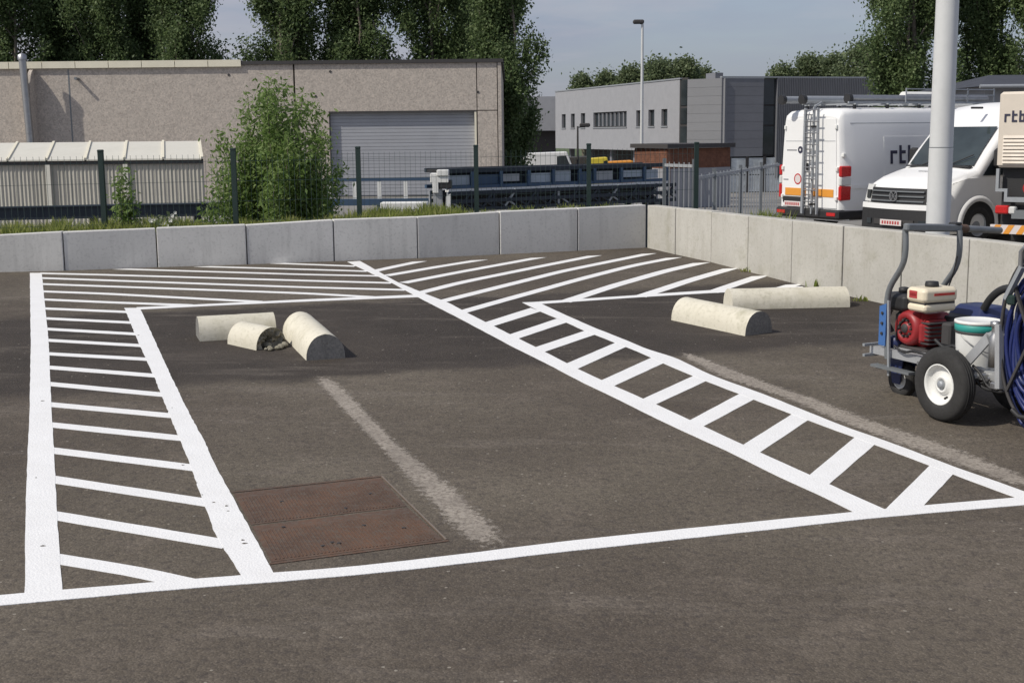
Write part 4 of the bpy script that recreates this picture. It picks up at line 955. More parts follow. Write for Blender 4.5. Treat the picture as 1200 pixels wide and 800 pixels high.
def round_tree(label, u, y, vtop, wpx, seedn, name='leafy_tree'):
    random.seed(seedn); base = -2.6; h = atd(u, vtop, y).z - base; w = wpx / FPX * y * 1.35
    t_ = thing(name, label, 'tree', (ax(u, y), y, base), 0, 'far trees beyond the office roof'); tr = MB(); pts = []
    tr.tube([(0, 0, 0), (.1, 0, h * .4), (0, .1, h * .9)], .2, 7, rs=[.3, .2, .05])
    for k in range(40):
        a = random.uniform(0, 6.28); e = random.uniform(.2, 1); rr = w / 2 * random.uniform(.3, 1) * math.sin(math.pi * min(1, .25 + e * .7)); c = Vector((math.cos(a) * rr, math.sin(a) * rr, h * (.25 + .72 * e)))
        tr.tube([(0, 0, h * .3 * e + .5), c * .6 + Vector((0, 0, h * .15)), c], .05, 5, rs=[.1, .06, .02])
        pts.append(np.array(c) + rng.normal(size=(420, 3)) * np.array([w * .075 + .3, w * .075 + .3, .55]))
    tr.build('trunk', M['bark'], t_); leaves('crown', np.concatenate(pts), .19, M['tree_far'], t_, .6, .5, 'stuff')
for u, y, v, w, s_, lab in ((684, 150, 95, 18, 1, 'leftmost small tree peeping over the pale office roof'), (710, 150, 91, 18, 2, 'second small tree over the pale office roof, left of the white lamp post'), (738, 148, 84, 26, 3, 'tree over the office roof directly left of the white lamp post'), (772, 146, 75, 40, 4, 'tallest tree over the pale office roof, right of the white lamp post'),
                         (800, 146, 75, 30, 5, 'tree over the mid grey cladding, right of the tallest one'), (824, 150, 86, 20, 6, 'last low tree over the mid grey cladding'), (915, 160, 80, 30, 7, 'low tree over the black slit window of the dark cladding'), (945, 160, 68, 34, 8, 'greyish tree over the left half of the ribbed cladding'),
                         (975, 158, 68, 30, 9, 'tree over the middle of the ribbed cladding'), (1008, 150, 50, 48, 10, 'tall rounded tree over the right end of the ribbed cladding')): round_tree(lab, u, y, v, w, s_)
random.seed(5)

# ------------------------------------------------------------------ big white pole
pb = Vector((ax(1103.5, 10.3), 10.3, GZ)); pr = .0925
mast = thing('lamp_mast', 'thick white steel mast rising behind the right wall before the vans', 'mast', pb)
m = MB(); m.tube([(0, 0, 0), (0, 0, 2.0)], pr, 32, rs=[pr * 1.02, pr]); m.build('lower_tube', M['pole'], mast)
m = MB(); m.tube([(0, 0, 2.006), (0, 0, 7.5)], pr, 32, rs=[pr * .985, pr * .78]); m.build('upper_tube', M['pole'], mast)
m = MB(); m.lathe([(.001, 0), (.1, .0), (.1, .05), (.001, .08)], 24, Matrix.Translation((0, 0, 7.5))); m.build('cap', M['pole'], mast)
m = MB(); m.box(-.2, .2, -.2, .2, -.02, .03); m.build('base_plate', M['galv'], mast)

# ------------------------------------------------------------------ vans and truck (x forward, y left, z up)
def nosex(x, y): return x - .17 * (y / .97) ** 2 * min(1, max(0, (x - 4.3) / 1.4))
def van(name, label, spec, mat, loc, heading, Ln, hw, hgt, nose):
    """body skinned over cross sections; spec: list of (x from the rear, top height, half width factor)"""
    root = thing(name, label, 'van', loc, math.pi / 2 - heading); belt = hgt * .47
    def half(z, f):                          # half width at height z
        if z < .45: return hw * f * (.95 + .05 * z / .45)
        if z < belt: return hw * f
        return hw * f * (1 - .115 * ((z - belt) / (hgt - belt)) ** 1.25)
    z0 = .3
    def section(x, zt, f):
        zs_ = [z0, .5, .75, min(belt, zt - .1), ]
        zs_ += [zs_[-1] + (zt - .12 - zs_[-1]) * k / 4 for k in (1, 2, 3, 4)]
        side = [(half(z, f), z) for z in zs_]; w = side[-1][0]
        side += [(w * .97, zt - .05), (w * .88, zt - .015), (w * .5, zt + .01), (0, zt + .018)]
        return [Vector((nosex(x, y), -y, z)) for y, z in side] + [Vector((nosex(x, y), y, z)) for y, z in reversed(side[:-1])]
    secs = [section(*q) for q in spec]; m = MB(); k = len(secs[0]); vs = [p for s_ in secs for p in s_]
    m.add(vs, [(i * k + j, (i + 1) * k + j, (i + 1) * k + j + 1, i * k + j + 1) for i in range(len(secs) - 1) for j in range(k - 1)], True)
    m.add([vs[i * k] for i in range(len(secs))] + [vs[i * k + k - 1] for i in range(len(secs))], [(i, i + len(secs), i + 1 + len(secs), i + 1) for i in range(len(secs) - 1)])
    m.add(secs[0], [tuple(range(k))]); m.add(secs[-1], [tuple(range(k - 1, -1, -1))])
    m.build('body', mat, root)
    return root, half
def wheel(root, x, y, r, sgn, rimmat=None):
    Mx = Matrix.Translation((x, y, r)) @ Matrix.Rotation(R(-90 * sgn), 4, 'X')
    m = MB(); m.lathe([(r * .6, -.1), (r * .92, -.11), (r, -.07), (r, .07), (r * .92, .11), (r * .62, .11), (r * .58, .06)], 26, Mx); w = m.build('wheel', M['rubber'], root)
    m = MB(); m.lathe([(r * .6, .1), (r * .5, .05), (r * .2, .07), (0, .085)], 20, Mx); m.build('rim', rimmat or M['galv'], w)
def patch(name, mat, root, fn, nu=8, nv=6, parent=None):     # a thin skin lying on a curved surface, fn(u, v) in 0..1
    m = MB(); vs = [fn(i / nu, j / nv) for i in range(nu + 1) for j in range(nv + 1)]
    m.add(vs, [(i * (nv + 1) + j, (i + 1) * (nv + 1) + j, (i + 1) * (nv + 1) + j + 1, i * (nv + 1) + j + 1) for i in range(nu) for j in range(nv)], True)
    return m.build(name, mat, root)
def letters(root, word, T, h, mat, name='lettering'):
    """r t b built from straight strokes; T maps (x along, z up) to 3D with a small lift"""
    w = h * .17; x = 0; m = MB()
    def st(x0, x1, z0, z1):
        m.add([T(x0, z0, 0), T(x1, z0, 0), T(x1, z1, 0), T(x0, z1, 0), T(x0, z0, 1), T(x1, z0, 1), T(x1, z1, 1), T(x0, z1, 1)], [(0, 1, 2, 3), (4, 5, 6, 7), (0, 1, 5, 4), (1, 2, 6, 5), (2, 3, 7, 6), (3, 0, 4, 7)])
    for c in word:
        if c == 'r': st(x, x + w, 0, h * .72); st(x + w, x + h * .5, h * .72 - w, h * .72); x += h * .66
        if c == 't': st(x, x + w, 0, h); st(x + w, x + h * .46, h * .72 - w, h * .72); st(x + w, x + h * .46, 0, w); x += h * .64
        if c == 'b':
            st(x, x + w, 0, h); st(x + w, x + h * .52, h * .72 - w, h * .72); st(x + w, x + h * .52, 0, w); st(x + h * .52 - w, x + h * .52, w, h * .72 - w); x += h * .72
    return m.build(name, mat, root)

# --- white van with the ladder, seen from its rear right corner
HD = R(62); hwv, hv, Lv = .96, 2.62, 6.7
hdir = Vector((math.sin(HD), math.cos(HD), 0)); ldir = Vector((-hdir.y, hdir.x, 0))
corner = Vector((ax(988, 26.2), 26.2, GZ)); loc = corner + ldir * hwv
v1, half1 = van('ladder_van', 'white high-roofed van seen from behind with ladder on its rear doors and roof rack',
    [(.0, 2.42, .93), (.03, 2.5, .965), (.12, 2.56, .99), (.4, 2.58, 1), (2.5, 2.6, 1), (4.4, 2.58, 1), (4.9, 2.45, .99), (5.6, 1.72, .98), (5.75, 1.25, .97), (6.5, 1.02, .9), (6.7, .7, .8)], M['white'], loc, HD, Lv, hwv, hv, 0)
def rear(u_, z, off=.0): w = half1(z, .93); return Vector((.0 - off - 0, w * (1 - 2 * u_) , z))     # u_ 0 left .. 1 right edge
def rbx(name, mat, y0, y1, z0, z1, d0, d1, par=None, r=.015): m = MB(); m.rbox(-d1, -d0, y0, y1, z0, z1, r); return m.build(name, mat, par or v1)
for s_ in (-1, 1):                           # rear doors with a pressed recess
    ya, yb = (0.012, .84) if s_ > 0 else (-.84, -.012)
    m = MB()
    m.hexa([(-.0, ya, .55), (-.0, yb, .55), (-.018, yb, .55), (-.018, ya, .55)][::-1], [(0, ya * .9 if s_ < 0 else ya, 2.38), (0, yb if s_ < 0 else yb * .9, 2.38), (-.016, yb if s_ < 0 else yb * .9, 2.38), (-.016, ya * .9 if s_ < 0 else ya, 2.38)][::-1])
    d_ = m.build('rear_door', M['white'], v1, bevel=.012)
    for z in (.75, 1.35, 2.2): MB().rbox(-.05, .02, (yb if s_ > 0 else ya) * (1 if z < 1.6 else .93) - .03, (yb if s_ > 0 else ya) * (1 if z < 1.6 else .93) + .03, z - .04, z + .05, .012).build('hinge', M['white2'], d_)
    y_ = .42 * s_
    MB().rbox(-.03, -.017, y_ - .33, y_ + .33, .78, .94, .004).build('orange_band', M['orange'], d_)
    MB().box(-.022, -.0185, y_ - .34, y_ + .34, 1.92, 1.928).build('seam', M['galv'], d_)
MB().rbox(-.055, -.019, .03, .08, 1.32, 1.47, .012).build('door_handle', M['black'], v1)
MB().rbox(-.06, .01, .1, .8, .62, .76, .02).build('plate_recess', M['black'], v1)
pl = MB().rbox(-.075, -.061, .2, .72, .55, .66, .004).build('number_plate', M['plate'], v1)
x = .24
for k in range(7):
    MB().box(-.078, -.0752, x, x + .04, .575, .635).build('digit', M['platered'], pl); x += .066
m = MB(); m.rbox(-.1, .75, -.978, .978, .33, .53, .04); m.build('rear_bumper', M['black'], v1)
for s_ in (-1, 1):
    m = MB(); m.rbox(-.115, -.09, s_ * .78 - .13, s_ * .78 + .13, .4, .47, .006); m.build('reflector', M['red_lamp'], v1)
    y1_ = s_ * .955
    for z0, z1, mt in ((1.2, 1.42, 'red_lamp'), (1.02, 1.195, 'clear_lamp'), (.72, 1.015, 'red_lamp')):
        m = MB(); m.rbox(-.03, .26, min(y1_ * .925, y1_ * 1.012), max(y1_ * .925, y1_ * 1.012), z0, z1, .02); m.build('tail_lamp', M[mt], v1)
# stickers on the doors: dark round mark with a line of small print, red ring sign
def disc(name, mat, par, y, z, r, x, ring=0, n=24):
    m = MB(); Mx = Matrix.Translation((x, y, z)) @ Matrix.Rotation(R(-90), 4, 'Y'); m.lathe([(ring, 0), (r, 0), (r, .003), (ring, .003)], n, Mx, False); return m.build(name, mat, par)
disc('round_emblem', M['ink'], v1, .3, 1.74, .075, -.02); disc('emblem_centre', M['white2'], v1, .3, 1.74, .026, -.024)
for k in range(9): MB().box(-.0215, -.0185, .42 + k * .035, .44 + k * .035, 1.72, 1.745).build('small_print', M['ink'], v1)
disc('speed_sign', M['red_lamp'], v1, .36, 1.13, .115, -.02, .09); disc('sign_face', M['plate'], v1, .36, 1.13, .088, -.019)
MB().box(-.022, -.0185, .66, .82, 1.1, 1.125).build('model_badge', M['galv'], v1)
# ladder, two sections
ld = MB().bar((-.1, -.19, .42), (-.1, -.19, 2.62), .035, .05, (1, 0, 0)).bar((-.1, -.19, 2.62), (.1, -.19, 2.72), .03).build('ladder', M['galv'], v1)
for y0, x0 in ((.12, -.1), (-.42, -.16), (.02, -.16)):
    MB().bar((x0, y0, .42), (x0 + .02, y0 * .85, 2.6), .032, .05, (1, 0, 0)).build('ladder_rail', M['galv'], ld)
for k in range(9):
    z = .58 + k * .235; MB().tube([(-.1, .12, z), (-.1, -.19, z)], .013, 8).build('rung', M['steel'], ld)
    MB().tube([(-.16, .02, z + .1), (-.16, -.42, z + .1)], .013, 8).build('rung', M['steel'], ld)
for z in (.6, 2.2): MB().box(-.17, -.017, -.21, -.17, z, z + .04).build('bracket', M['black'], ld)
# side: pressed panel outlines, lettering, sill, wheels
sy = lambda z, o=.004: -half1(z, 1) - o
def sidebar(x0, x1, z0, z1, name, mat, o=.006):
    m = MB(); m.add([(x0, sy(z0, o), z0), (x1, sy(z0, o), z0), (x1, sy(z1, o), z1), (x0, sy(z1, o), z1), (x0, sy(z0, -.02), z0), (x1, sy(z0, -.02), z0), (x1, sy(z1, -.02), z1), (x0, sy(z1, -.02), z1)], [(0, 1, 2, 3), (4, 0, 3, 7), (1, 5, 6, 2), (3, 2, 6, 7), (4, 5, 1, 0)])
    return m.build(name, mat, v1)
for x0, x1 in ((1.15, 2.75), (2.85, 4.5)):
    sidebar(x0, x1, 1.16, 2.0, 'side_panel', M['white'], .006)
sidebar(.25, 4.6, 2.27, 2.285, 'roof_seam', M['galv'], .004); sidebar(.25, 4.6, .96, 1.04, 'rub_strip', M['white'], .022); sidebar(.25, 4.6, .32, .5, 'sill', M['black'], .012)
MB().rbox(.02, .1, -.97, -.9, 1.6, 1.68, .01).build('side_hinge', M['white2'], v1)
letters(v1, 'rtb', lambda x, z, l: Vector((1.32 + x, sy(1.44 + z, .008 + .005 * l), 1.44 + z)), .38, M['ink'])
for x in (1.25, 5.55):
    for s_ in (-1, 1):
        wheel(v1, x, s_ * .85, .34, s_)
    m = MB(); Mx = Matrix.Translation((x, -.985, .34)) @ Matrix.Rotation(R(90), 4, 'X'); m.lathe([(.36, -.03), (.45, -.0), (.45, .03)], 18, Mx, True, 0, math.pi); m.build('wheel_arch', M['black'], v1)
# roof rack with tubes
rk = MB(); 
for y in (-.7, .7): rk.bar((.35, y, 2.7), (4.6, y, 2.7), .04, .04)
rk = rk.build('roof_rack', M['galv'], v1)
for x in (.5, 1.4, 2.3, 3.2, 4.1):
    MB().bar((x, -.78, 2.67), (x, .78, 2.67), .05, .03).build('cross_bar', M['galv'], rk)
    for y in (-.72, .72): MB().box(x - .03, x + .03, y - .02, y + .02, 2.52, 2.655).build('foot', M['black'], rk)
for y, x0, mt in ((.55, -.3, 'galv'), (.2, -.05, 'galv'), (-.62, .45, 'steel')):
    m = MB(); m.tube([(x0, y, 2.78), (4.4, y, 2.78)], .075, 12); m.build('pipe_tube', M[mt], rk); m = MB(); m.tube([(x0 - .07, y, 2.78), (x0 + .02, y, 2.78)], .1, 12); m.build('tube_cap', M['black'], rk)
m = MB(); m.tube([(2.2, -.35, 2.82), (3.2, -.35, 2.82)], .12, 14); m.build('white_roll', M['white2'], rk)
for z in (2.86, 2.98): MB().bar((1.9, -.74, z), (4.5, -.74, z), .022).build('side_rail', M['galv'], rk)
for x in (1.9, 2.8, 3.7, 4.5): MB().bar((x, -.74, 2.7), (x, -.74, 3.0), .022).build('stanchion', M['galv'], rk)

# --- white van facing us to the left of the mast
HD2 = R(241); f2 = Vector((math.sin(HD2), math.cos(HD2), 0)); l2 = Vector((-f2.y, f2.x, 0))
Lc, hwc, hc = 5.9, .97, 2.62
fc = Vector((ax(1092, 23.6), 23.6, GZ)) - l2 * .85     # front centre of the bumper
v2, half2 = van('panel_van', 'white van facing the wall, its grille and windscreen partly behind the white mast',
    [(0, 2.5, .96), (.1, 2.6, .99), (1.5, 2.64, 1), (3.0, 2.64, 1), (3.45, 2.58, 1), (3.75, 2.43, .995), (4.0, 2.2, .99), (4.45, 1.75, .985), (4.76, 1.42, .975), (5.1, 1.35, .965), (5.5, 1.25, .95), (5.74, 1.15, .93), (5.84, 1.0, .91), (5.87, .6, .89)], M['white'], fc - f2 * Lc, HD2, Lc, hwc, hc, 0)
spec2 = [(3.45, 2.58), (3.75, 2.43), (4.0, 2.2), (4.45, 1.75), (4.76, 1.42), (5.1, 1.35), (5.5, 1.25), (5.74, 1.15), (5.84, 1.0), (5.87, .6)]
def top2(x):
    for (a, za), (b, zb_) in zip(spec2, spec2[1:]):
        if a <= x <= b: return za + (zb_ - za) * (x - a) / (b - a)
    return spec2[-1][1]
def xfront(z):                               # where the nose reaches at height z
    for (a, za), (b, zb_) in zip(spec2[::-1], spec2[::-1][1:]):
        if za <= z <= zb_: return a + (b - a) * (z - za) / (zb_ - za)
    return 5.88
def wsc(u_, v_):                             # windscreen
    x = 4.74 - v_ * .7; z = top2(x); w = half2(z, .98) * (.84 if True else 1); y = w * (2 * u_ - 1); return Vector((nosex(x, y) + .012, y, z + .024))
patch('windscreen', M['wind'], v2, wsc, 10, 8)
MB().rbox(4.72, 4.84, -.78, .78, 1.425, 1.455, .01).build('cowl', M['black'], v2)
for y in (.25, -.4): MB().tube([(4.78, y, 1.46), (4.62, y + .45, 1.66)], .011, 6).build('wiper', M['black'], v2)
m = MB(); m.rbox(3.9, 4.2, .2, .26, 2.52, 2.56, .01); m.build('roof_badge', M['black'], v2)
for s_ in (1, -1):                           # side windows
    def sw(u_, v_):
        xa, xb = 3.05 + 0 * v_, 4.66 - .78 * v_; x = xa + (xb - xa) * u_; z = 1.28 + .86 * v_; return Vector((x, s_ * (half2(z, 1) + .008), z))
    patch('side_window', M['glass'], v2, sw if s_ > 0 else (lambda u_, v_: Vector((sw(1 - u_, v_).x, -abs(sw(1 - u_, v_).y), sw(u_, v_).z))), 4, 4)
    m = MB(); m.rbox(4.25, 4.4, s_ * 1.05 - .1, s_ * 1.05 + .1, 1.42, 1.78, .04); m.build('mirror', M['black'], v2)
def band(name, mat, za, zb_, wa, wb, out, x_=None, ny=10):
    m = MB(); vs = []
    for i in range(ny + 1):
        y = wa + (wb - wa) * i / ny; c = (y / hwc) ** 2 * .17
        for z in (za, zb_): vs.append(Vector((xfront(z) + out - c, y, z)))
        for z in (zb_, za): vs.append(Vector((xfront(z) + out - c - .12, y, z)))
    m.add(vs, [(i * 4 + j, i * 4 + (j + 1) % 4, i * 4 + 4 + (j + 1) % 4, i * 4 + 4 + j) for i in range(ny) for j in range(4)] + [(0, 1, 2, 3), (4 * ny + 3, 4 * ny + 2, 4 * ny + 1, 4 * ny)])
    return m.build(name, mat, v2)
band('bumper', M['black'], .25, .65, -.96, .96, .07); band('bumper_strip', M['white'], .655, .755, -.96, .96, .075)
gr_ = band('grille', M['black'], .762, 1.05, -.7, .7, .05)
for z in (.8, .89, .98): 
    o = band('grille_bar', M['fork'], z, z + .022, -.66, .66, .072); o.parent = gr_
band('lower_intake', M['dark_trim'], .36, .46, -.5, .5, .085)
for s_ in (-1, 1):
    a, b = sorted((s_ * .705, s_ * .92)); band('headlight', M['clear_lamp'], .78, 1.1, a, b, .05); band('lamp_lens', M['glass'], .84, 1.0, *sorted((s_ * .72, s_ * .84)), .062)
    a, b = sorted((s_ * .6, s_ * .74)); band('fog_lamp', M['glass'], .36, .46, a, b, .085)
def ring2(name, r0_, r1_, yc, zc, x_, mat, par): m = MB(); m.lathe([(r0_, 0), (r0_, .012), (r1_, .012), (r1_, 0)], 28, Matrix.Translation((x_, yc, zc)) @ Matrix.Rotation(R(90), 4, 'Y'), False); return m.build(name, mat, par)
ex = xfront(.9) + .085
em = ring2('emblem', .085, .103, 0, .905, ex, M['steel'], v2); m = MB()
for pts in ([(-.05, .07), (0, .01), (.05, .07)], [(-.078, .035), (-.042, -.07), (0, .0), (.042, -.07), (.078, .035)]):
    for a, b in zip(pts, pts[1:]): m.bar((ex + .006, a[0], .905 + a[1]), (ex + .006, b[0], .905 + b[1]), .013, .01, (1, 0, 0))
m.build('emblem_strokes', M['steel'], em)
px_ = xfront(.4) + .1; pl = MB().rbox(px_, px_ + .012, -.27, .27, .35, .46, .003).build('number_plate', M['plate'], v2)
for k in range(7): MB().box(px_ + .0125, px_ + .015, -.22 + k * .066, -.18 + k * .066, .375, .435).build('digit', M['platered'], pl)
m = MB(); zb0 = top2(5.2) + .025
for k in range(4): m.box(5.15, 5.2, -.1 + k * .07, -.06 + k * .07, zb0, zb0 + .006)
m.build('bonnet_print', M['ink'], v2)
for x in (.95, 4.72):
    for s_ in (-1, 1):
        wheel(v2, x, s_ * .87, .36, s_)
        m = MB(); Mx = Matrix.Translation((x, s_ * .962, .36)) @ Matrix.Rotation(R(90), 4, 'X'); m.lathe([(.0, 0), (.42, .0)], 20, Mx, True, 0, math.pi) if False else m.lathe([(.3, -s_ * .012), (.44, -s_ * .016)], 20, Mx, True, 0, math.pi); m.build('wheel_well', M['black'], v2)
        m = MB(); m.lathe([(.44, 0), (.45, -s_ * .04), (.52, -s_ * .03), (.55, 0)], 20, Mx, True, -.1, math.pi + .1); m.build('arch_flare', M['white'], v2)
for s_ in (1, -1):
    def sl_(u_, v_): x = .1 + 4.1 * u_ ; z = .34 + .22 * v_; return Vector((x, s_ * (half2(z, 1) + .012), z))
    patch('sill', M['black'], v2, sl_, 6, 1)
    def ds(u_, v_): x = 3.0 + .012 * u_; z = .6 + 1.75 * v_; return Vector((x, s_ * (half2(z, 1) + .003), z))
    patch('door_seam', M['galv'], v2, ds, 1, 8)
    MB().rbox(3.12, 3.3, s_ * (hwc + .02) - .02, s_ * (hwc + .02) + .02, 1.2, 1.25, .01).build('door_handle', M['black'], v2)

# --- box truck at the right edge, seen from behind
HD3 = R(40); f3 = Vector((math.sin(HD3), math.cos(HD3), 0)); l3 = Vector((-f3.y, f3.x, 0)); hw3 = 1.05
tl = Vector((ax(1169, 21.6), 21.6, GZ)); tr_ = thing('box_truck', 'beige box-bodied truck cut by the right edge, striped rear board and tail lamp', 'truck', tl - l3 * hw3, math.pi / 2 - HD3)
tz = lambda v: atd(1185, v, 21.2).z - GZ
zt3, zm3, zf3 = tz(107), tz(197), tz(232)
m = MB(); m.rbox(0, 3.6, -hw3, hw3, zm3, zt3, .04); m.build('box_body', M['beige'], tr_)
m = MB(); m.box(.2, 3.5, -hw3 + .05, hw3 - .05, .5, zm3 - .01); m.build('equipment_bay', M['black'], tr_)
zl0, zl1 = tz(192), tz(158)
for k in range(8):
    z = zl0 + (zl1 - zl0) * k / 8; m = MB(); m.hexa([(-.006, -hw3 + .1, z), (-.006, hw3 - .1, z), (-.03, hw3 - .1, z), (-.03, -hw3 + .1, z)][::-1], [(-.004, -hw3 + .1, z + .045), (-.004, hw3 - .1, z + .045), (-.008, hw3 - .1, z + .045), (-.008, -hw3 + .1, z + .045)][::-1]); m.build('louvre', M['beige'], tr_)
letters(tr_, 'rtb', lambda x, z, l: Vector((-.004 - .006 * l, hw3 - .1 - x, tz(143) + z)), .185, M['ink'])
for a, b, c, d in ((hw3 - .0, hw3 - .05, zm3 - .35, zm3 - .02), (hw3 - .0, hw3 - .2, zm3 - .4, zm3 - .35), (hw3 - .15, hw3 - .2, zf3, zm3 - .4), (hw3 - .15, -hw3 + .15, zf3 - .08, zf3)):
    m = MB(); m.box(.02, .08, min(a, b), max(a, b), c, d); m.build('frame_trim', M['galv'], tr_)
m = MB(); Mx = Matrix.Translation((.08, hw3 - .55, tz(221))) @ Matrix.Rotation(R(-90), 4, 'Y'); m.lathe([(.0, 0), (.115, 0), (.115, .012), (0, .012)], 24, Mx, False); m.build('speed_sign', M['red_lamp'], tr_)
m = MB(); Mx = Matrix.Translation((.066, hw3 - .55, tz(221))) @ Matrix.Rotation(R(-90), 4, 'Y'); m.lathe([(.0, 0), (.082, 0), (.082, .003), (0, .003)], 24, Mx, False); sg = m.build('sign_face', M['plate'], tr_)
for dy in (.03, -.03): MB().box(.058, .0625, hw3 - .55 + dy - .014, hw3 - .55 + dy + .014, tz(221) - .035, tz(221) + .035).build('sign_digit', M['ink'], sg)
m = MB(); m.rbox(-.02, .1, hw3 - .24, hw3 - .02, tz(252), tz(242), .02); m.build('tail_lamp', M['red_lamp'], tr_)
m = MB(); m.rbox(-.025, .1, hw3 - .36, hw3 - .245, tz(252), tz(243), .02); m.build('reversing_lamp', M['clear_lamp'], tr_)
m = MB(); m.box(-.02, .2, -hw3 + .3, hw3 - .3, .66, .8); m.build('chassis_bar', M['fork'], tr_)
zc0, zc1 = tz(275), tz(264.5); bw = hw3 + .02
bd_ = MB().box(-.08, -.03, -bw, bw, zc0, zc1).build('rear_board', M['plate'], tr_)
y = bw; k = 0
while y > -bw:
    sgn = 1 if y > .45 else -1
    m = MB(); a = y; dz = zc1 - zc0
    m.add([(-.083, a - .0, zc0), (-.083, a - .1, zc0), (-.083, a - .1 - sgn * .09, zc1), (-.083, a - sgn * .09, zc1), (-.0805, a, zc0), (-.0805, a - .1, zc0), (-.0805, a - .1 - sgn * .09, zc1), (-.0805, a - sgn * .09, zc1)], [(3, 2, 1, 0), (0, 1, 5, 4), (1, 2, 6, 5), (2, 3, 7, 6), (3, 0, 4, 7)]); m.build('orange_stripe', M['orange'], bd_)
    y -= .215
m = MB(); m.box(.2, 6, -.5, .5, .45, .65); m.build('chassis', M['black'], tr_)
m = MB(); m.rbox(3.8, 5.6, -1.0, 1.0, .45, 2.3, .15); m.build('cab', M['white'], tr_)
for x in (1.0, 4.7):
    for s_ in (-1, 1): wheel(tr_, x, s_ * .86, .38, s_)
m = MB(); m.tube([(.3, hw3 - .5, zt3), (.3, hw3 - .5, zt3 + .1), (.15, hw3 - .55, zt3 + .16)], .04, 8); m.build('work_lamp', M['black'], tr_)

# ------------------------------------------------------------------ line striping machine (x towards us right, y away right)
MO = at(1105, 492.5); MO.z = lotz(MO.x, MO.y)
mc = thing('line_striper', 'wheeled line painting machine with red engine, cream tank and grey S-shaped handlebars', 'machine', MO, R(-66.4))
LX = Vector((math.cos(R(66.4)), -math.sin(R(66.4)), 0)); LYv = Vector((math.sin(R(66.4)), math.cos(R(66.4)), 0))
def ml(u, v, s_):                            # machine coordinates of a sight line at side position s_
    d = ray(u, v); t = (s_ - (EYE - MO).dot(LYv)) / d.dot(LYv); p = EYE + d * t - MO; return Vector((p.dot(LX), s_, p.z))
def mt_wheel(name, c, r, w, rim, par=mc, rimmat='white2'):
    Mx = Matrix.Translation(c) @ Matrix.Rotation(R(90), 4, 'X'); h_ = w / 2
    m = MB(); pr_ = [(rim * .98, h_ * .5), (rim, h_ * .82)] + [(rim + (r - rim) * f, h_ * z) for f, z in ((.2, .97), (.5, 1.0), (.78, .93), (.93, .74), (1., .4), (1., 0), (1., -.4), (.93, -.74), (.78, -.93), (.5, -1.), (.2, -.97))] + [(rim, -h_ * .82), (rim * .98, -h_ * .5)]
    m.lathe(pr_, 40, Mx)
    wh = m.build(name, M['rubber'], par)
    tr2 = MB()
    for z in (-.32, 0, .32): tr2.lathe([(r * 1.0, h_ * z - .004), (r * 1.012, h_ * z - .003), (r * 1.012, h_ * z + .003), (r * 1.0, h_ * z + .004)], 40, Mx)
    tr2.build('tread', M['rubber'], wh)
    m = MB(); m.lathe([(rim * 1.0, h_ * .72), (rim * 1.03, h_ * .86), (rim * .97, h_ * .88), (rim * .93, h_ * .6), (rim * .86, h_ * .22), (rim * .5, h_ * .12), (rim * .42, h_ * .5), (rim * .3, h_ * .56), (rim * .28, h_ * .3), (0, h_ * .3)], 32, Mx); m.build('rim', M[rimmat], wh)
    m = MB(); m.lathe([(rim * .2, h_ * .3), (rim * .2, h_ * .7), (rim * .1, h_ * .8), (0, h_ * .8)], 16, Mx); m.build('hub', M['galv'], wh)
    return wh
wr = .19
w_ = mt_wheel('wheel', Vector((0, 0, wr)), wr, .09, .104)
m = MB(); m.tube([(.055, -.03, wr - .055), (.06, -.05, wr - .06)], .006, 8); m.build('valve', M['black'], w_)
mt_wheel('wheel', Vector((0, .5, wr)), wr, .09, .104)
MB().tube([(0, .04, wr), (0, .46, wr)], .016, 10).build('axle', M['steel'], mc)
cw = ml(1058, 444, .22); cwr = .098
mt_wheel('caster_wheel', Vector((cw.x, .22, cwr)), cwr, .06, .05)
m = MB()
for s_ in (-.045, .045): m.hexa([(cw.x - .03, .22 + s_ - .004, cwr - .02), (cw.x + .03, .22 + s_ - .004, cwr - .02), (cw.x + .03, .22 + s_ + .004, cwr - .02), (cw.x - .03, .22 + s_ + .004, cwr - .02)], [(cw.x - .07, .22 + s_ - .004, cwr + .13), (cw.x + .05, .22 + s_ - .004, cwr + .13), (cw.x + .05, .22 + s_ + .004, cwr + .13), (cw.x - .07, .22 + s_ + .004, cwr + .13)])
m.box(cw.x - .07, cw.x + .05, .17, .27, cwr + .13, cwr + .142); m.build('caster_fork', M['navy'], mc)
# chassis rails and plates
ra, rb = ml(1022, 410, .14), ml(1082, 420, .14); rz0 = (ra.z + rb.z) / 2
for y in (.14, .56):
    MB().bar((ra.x, y, rz0), (.42, y, rz0), .035, .045).build('frame_rail', M['fork2'], mc)
for x in (ra.x + .03, ra.x + .2, -.05, .36): MB().bar((x, .16, rz0), (x, .54, rz0), .04, .035).build('cross_member', M['fork2'], mc)
MB().box(ra.x + .12, .1, .165, .54, rz0 + .024, rz0 + .032).build('deck', M['fork2'], mc)
la, lb = ml(1024, 427, .1), ml(1062, 425, .1)
MB().bar((la.x, .1, la.z), (lb.x + .05, .1, la.z), .05, .014).build('front_plate', M['fork'], mc); MB().bar((la.x + .04, .1, la.z - .012), (la.x + .04, .38, la.z - .012), .05, .01).build('front_plate', M['black'], mc)
for v in (403, 415):
    a = ml(1022, v, .12); MB().bar((a.x, .06, a.z), (a.x, .3, a.z), .018, .014).build('spray_arm', M['galv'], mc)
